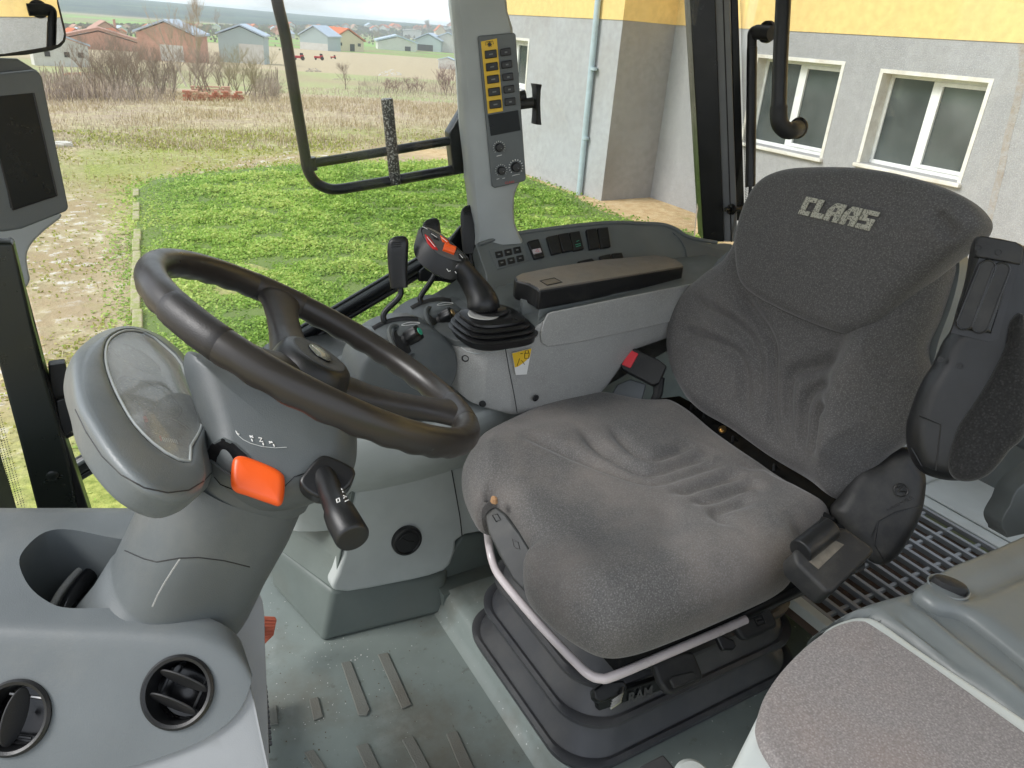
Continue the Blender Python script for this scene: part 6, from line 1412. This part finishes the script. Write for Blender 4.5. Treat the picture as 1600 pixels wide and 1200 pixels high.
# ceramic dots along the pane edges
def dots(name, a, b, n_, cols, ox, nrm, par, r0_=.0016):
    mb = MB(); a, b = V(a), V(b); d_ = (b-a)/n_
    for i_ in range(n_):
        for k_ in range(cols):
            q = a+d_*(i_+.5*(k_ % 2))+V(ox)*k_; r_ = r0_*(1-k_/(cols+1)); mb.lathe(q, nrm, [(r_, 0), (r_, .0005)], 6)
    return obj(name, mb, M['steel_bk'], par, smooth=False)
nx = V((-1, 0, 0))
e0, e1 = hx(1156, -60, 1.529), hx(1166, 345, 1.529)
dots('edge_dots', e0, e1, 150, 5, V((0, -.0042, 0)), nx, pr_)
tx = hy(818, 330, 1.494)
wtx = text('etched_marks', 'CLAAS', hy(823, 334, 1.494), V((-1, 0, -.0)), V((0, 0, 1)), .0125, M['black'], rw, lift=.0006, sx=1.0)
for i_ in range(7): obj('etched_line', MB().tube([hy(808+(i_ % 3), 340+i_*3.6, 1.494), hy(812+(i_*5 % 7), 339.5+i_*3.6, 1.494)], .0008, 4), M['black'], wtx)
# ---- rear: grille, wall, spare bits
gr = thing('floor_grille', 'grey slatted floor grille behind the seat', 'grille', (1.45, .70, -1.02))
gz = -1.0
mb = MB().aabb((1.14, .545, gz-.02), (1.165, .875, gz+.004)).aabb((1.735, .545, gz-.02), (1.765, .875, gz+.004)).aabb((1.165, .845, gz-.02), (1.735, .875, gz+.004)).aabb((1.165, .545, gz-.02), (1.735, .575, gz+.004))
obj('frame', mb, M['light'], gr, bev=.003)
mb = MB(); nsl = 15
for i_ in range(nsl):
    x_ = 1.172+i_*(1.728-1.172)/(nsl-1); mb.aabb((x_-.0050, .573, gz-.012), (x_+.0050, .847, gz+.001))
for y_ in (.64, .71, .78): mb.aabb((1.165, y_-.004, gz-.016), (1.735, y_+.004, gz-.006))
obj('slats', mb, M['sidep'], gr, bev=.0015)
obj('dark_bed', MB().aabb((1.165, .575, gz-.06), (1.735, .845, gz-.035)), mat('dusty_brown_filter', (.085, .058, .042), .9, (200, .003, .8)), gr)
obj('corner_ring', MB().tube([V((1.775, .52, gz+.003)), V((1.785, .54, gz+.003)), V((1.785, .90, gz+.003)), V((1.765, .91, gz+.003)), V((1.2, .91, gz+.003))], .003, 6), M['light'], gr)
rwl = thing('rear_wall_lining', 'grey green lining below the rear window with a small black knob', 'lining panel', (1.85, .5, -1.0))
obj('lining', MB().aabb((2.0, -.2, -1.02), (2.06, 1.6, -.62)).aabb((1.52, -.3, -.665), (1.56, 1.6, -.622)), M['shelf'], rwl, bev=.015, seg=4)
q = hx(1566, 798, 1.55)
qq_ = P(1567, 798, 1.35)
obj('black_knob', MB().lathe(qq_, (-.5, -.7, .3), [(0, 0), (.012, 0), (.013, .012), (.009, .02), (0, .021)], 18), M['black'], rwl)
wh = thing('wheel_arch', 'grey green padded wheel arch at the right edge beyond the armrest', 'wheel arch', P(1600, 800, 1.2))
wo, wnn = P(1590, 770, 1.30), V((-.55, -.75, .3)).normalized()
obj('cover', slab(cr(px([(1600,755),(1578,790),(1565,815),(1572,835),(1585,838),(1700,800),(1700,700)], wo, wnn), 4), .06, wnn), M['shelf'], wh, bev=.012, seg=4)
# ---- training seat and storage box, near right corner
bz = -.60
bs = thing('fold_down_seat', 'near folding passenger seat with pale shell and speckled grey fabric pad', 'seat', (.72, .15, -.95))
shp = [(1060,1320),(1100,1262),(1140,1200),(1165,1152),(1200,1085),(1240,1030),(1283,986),(1300,972),(1325,962),(1345,959),(1375,966),(1450,1018),(1620,1130),(1760,1230),(1760,1420),(1060,1420)]
S4 = [hz(x, y, bz-.012) for x, y in shp]
obj('shell', pillow(S4, V((.7, .25, bz-.012)), (0, 0, 1), .012, .16, dome=0, N0=180, rings=20, curl=.07), M['light'], bs)
pdp = [(1184,1130),(1188,1105),(1200,1075),(1225,1040),(1262,1003),(1300,976),(1328,966),(1345,965),(1362,971),(1450,1030),(1600,1137),(1700,1210),(1720,1400),(1330,1400),(1265,1280),(1220,1205),(1192,1160)]
S5 = [hz(x, y, bz) for x, y in pdp]
obj('fabric_pad', pillow(S5, V((.7, .25, bz-.001)), (0, 0, 1), .008, .02, dome=.004, N0=180, rings=36, curl=.002), M['pad2'], bs)
obj('hinge_cap', MB().lathe(P(1080, 1222, 1.0), (-.1, -.3, 1), [(0, 0), (.026, 0), (.027, .008), (.022, .014), (.012, .015), (0, .015)], 30), M['light'], bs)
obj('hinge_block', MB().box(P(1030, 1214, 1.03), (X_, Y_, Zv), (.022, .02, .012)), M['bellow'], bs, bev=.004)
bx_ = thing('storage_box', 'grey storage box with moulded lid and black turn latch behind the folding seat', 'box', (1.0, .25, -1.0))
sz = -.625
sbp = [(1268,985),(1290,968),(1330,945),(1372,930),(1428,915),(1446,903),(1480,888),(1600,835),(1720,786),(1720,1220),(1630,1150),(1450,1020),(1375,964),(1345,956),(1310,962)]
obj('box_body', pillow([hz(x, y, sz) for x, y in sbp], V((.9, .3, sz)), (0, 0, 1), .02, .36, dome=0, N0=220, rings=60, curl=.03, grooves=[([hz(x, y, sz) for x, y in q], -d_, w_) for q, d_, w_ in (([(1400,938),(1420,950),(1460,985),(1540,1050),(1640,1125)], .010, .012), ([(1360,955),(1380,962),(1430,994),(1520,1062),(1620,1134)], .006, .008), ([(1395,958),(1440,995),(1530,1066)], -.005, .005))]), M['shelf'], bx_)
ldp = [(1428,922),(1445,908),(1485,884),(1540,862),(1640,818),(1720,785),(1720,1130),(1600,1030),(1530,975),(1498,957),(1465,950),(1440,935)]
lb_ = obj('lid', pillow([hz(x, y, sz+.012) for x, y in ldp], V((.9, .3, sz+.018)), (0, 0, 1), .014, .03, dome=0, N0=160, rings=20, curl=.001,
   grooves=[([hz(x, y, sz+.018) for x, y in [(1500,945),(1520,925),(1600,890),(1700,850)]], .010, .012), ([hz(x, y, sz+.018) for x, y in [(1505,950),(1560,990),(1640,1050)]], .008, .010)]), M['shelf'], bx_)
lt = hz(1482, 917, sz+.016)
v1 = obj('latch_cup', MB().lathe(lt-Zv*.002, Zv, [(.0245, 0), (.0255, .0025), (.024, .004), (.022, .002), (.021, -.006), (0, -.006)], 32, False), M['shelf'], lb_)
ld = (hz(1505, 925, sz)-hz(1460, 908, sz)).normalized(); lw = Zv.cross(ld)
obj('turn_latch', MB().loft([[lt+ld*(.021*math.cos(a)*k)+lw*(.0115*math.sin(a)*k)+Zv*h for a in np.linspace(0, 6.283, 32, endpoint=False)] for k, h in ((1, -.005), (1, .004), (.9, .009), (.5, .0105))]), M['blackm'], v1)
HAZE = .00010
# ================================================================== LIGHT
w = bpy.data.worlds.new('World'); S.world = w; w.use_nodes = True; nt = w.node_tree; L = nt.links.new
bg = nt.nodes['Background']; sky = nt.nodes.new('ShaderNodeTexSky'); sky.sky_type = 'NISHITA'; sky.sun_disc = False
sdir = V((-.95, .25, .85)).normalized()
sky.sun_elevation = math.asin(sdir.z); sky.sun_rotation = math.atan2(sdir.x, sdir.y); sky.air_density = 1.0; sky.dust_density = 2.5; sky.ozone_density = 1
tc = nt.nodes.new('ShaderNodeTexCoord'); mp = nt.nodes.new('ShaderNodeMapping'); mp.inputs['Scale'].default_value = (1, 1, 5)
cl = nt.nodes.new('ShaderNodeTexNoise'); cl.inputs['Scale'].default_value = 3.0; cl.inputs['Detail'].default_value = 6
L(tc.outputs['Generated'], mp.inputs[0]); L(mp.outputs[0], cl.inputs['Vector'])
rp = nt.nodes.new('ShaderNodeValToRGB'); rp.color_ramp.elements[0].position = .35; rp.color_ramp.elements[0].color = (.45,)*3+(1,); rp.color_ramp.elements[1].position = .6; rp.color_ramp.elements[1].color = (.95,)*3+(1,)
L(cl.outputs['Fac'], rp.inputs[0])
mx = nt.nodes.new('ShaderNodeMix'); mx.data_type = 'RGBA'; L(rp.outputs[0], mx.inputs[0]); L(sky.outputs[0], mx.inputs[6]); mx.inputs[7].default_value = (8.5, 9.0, 9.7, 1)
L(mx.outputs[2], bg.inputs['Color']); bg.inputs['Strength'].default_value = .085
sl_ = bpy.data.lights.new('sun', 'SUN'); sl_.energy = 1.5; sl_.angle = math.radians(22); sl_.color = (1, .985, .965)
so_ = bpy.data.objects.new('sun', sl_); C.objects.link(so_); so_.rotation_euler = sdir.to_track_quat('Z', 'Y').to_euler()
S.view_settings.view_transform = 'Standard'; S.view_settings.look = 'None'; S.view_settings.gamma = 1; S.view_settings.use_curve_mapping = False
S.view_settings.exposure = 1.0
try: S.cycles.max_bounces = 8; S.cycles.transparent_max_bounces = 16
except Exception: pass

hz_b = MB().aabb((-9300, -9300, -95), (9300, 9300, 16)); hzo = obj('haze', hz_b, None or bpy.data.materials.new('haze_air'), None, smooth=False); hzo['kind'] = 'stuff'; hzo['label'] = 'thin bluish haze over the valley'; hzo['category'] = 'haze'
hm = hzo.data.materials[0]; hm.use_nodes = True; nt = hm.node_tree; nt.nodes.clear(); o_ = nt.nodes.new('ShaderNodeOutputMaterial'); pv = nt.nodes.new('ShaderNodeVolumePrincipled')
pv.inputs['Density'].default_value = HAZE; pv.inputs['Color'].default_value = (.80, .87, .95, 1); pv.inputs['Anisotropy'].default_value = .0; nt.links.new(pv.outputs[0], o_.inputs['Volume'])
S.cycles.volume_bounces = 1
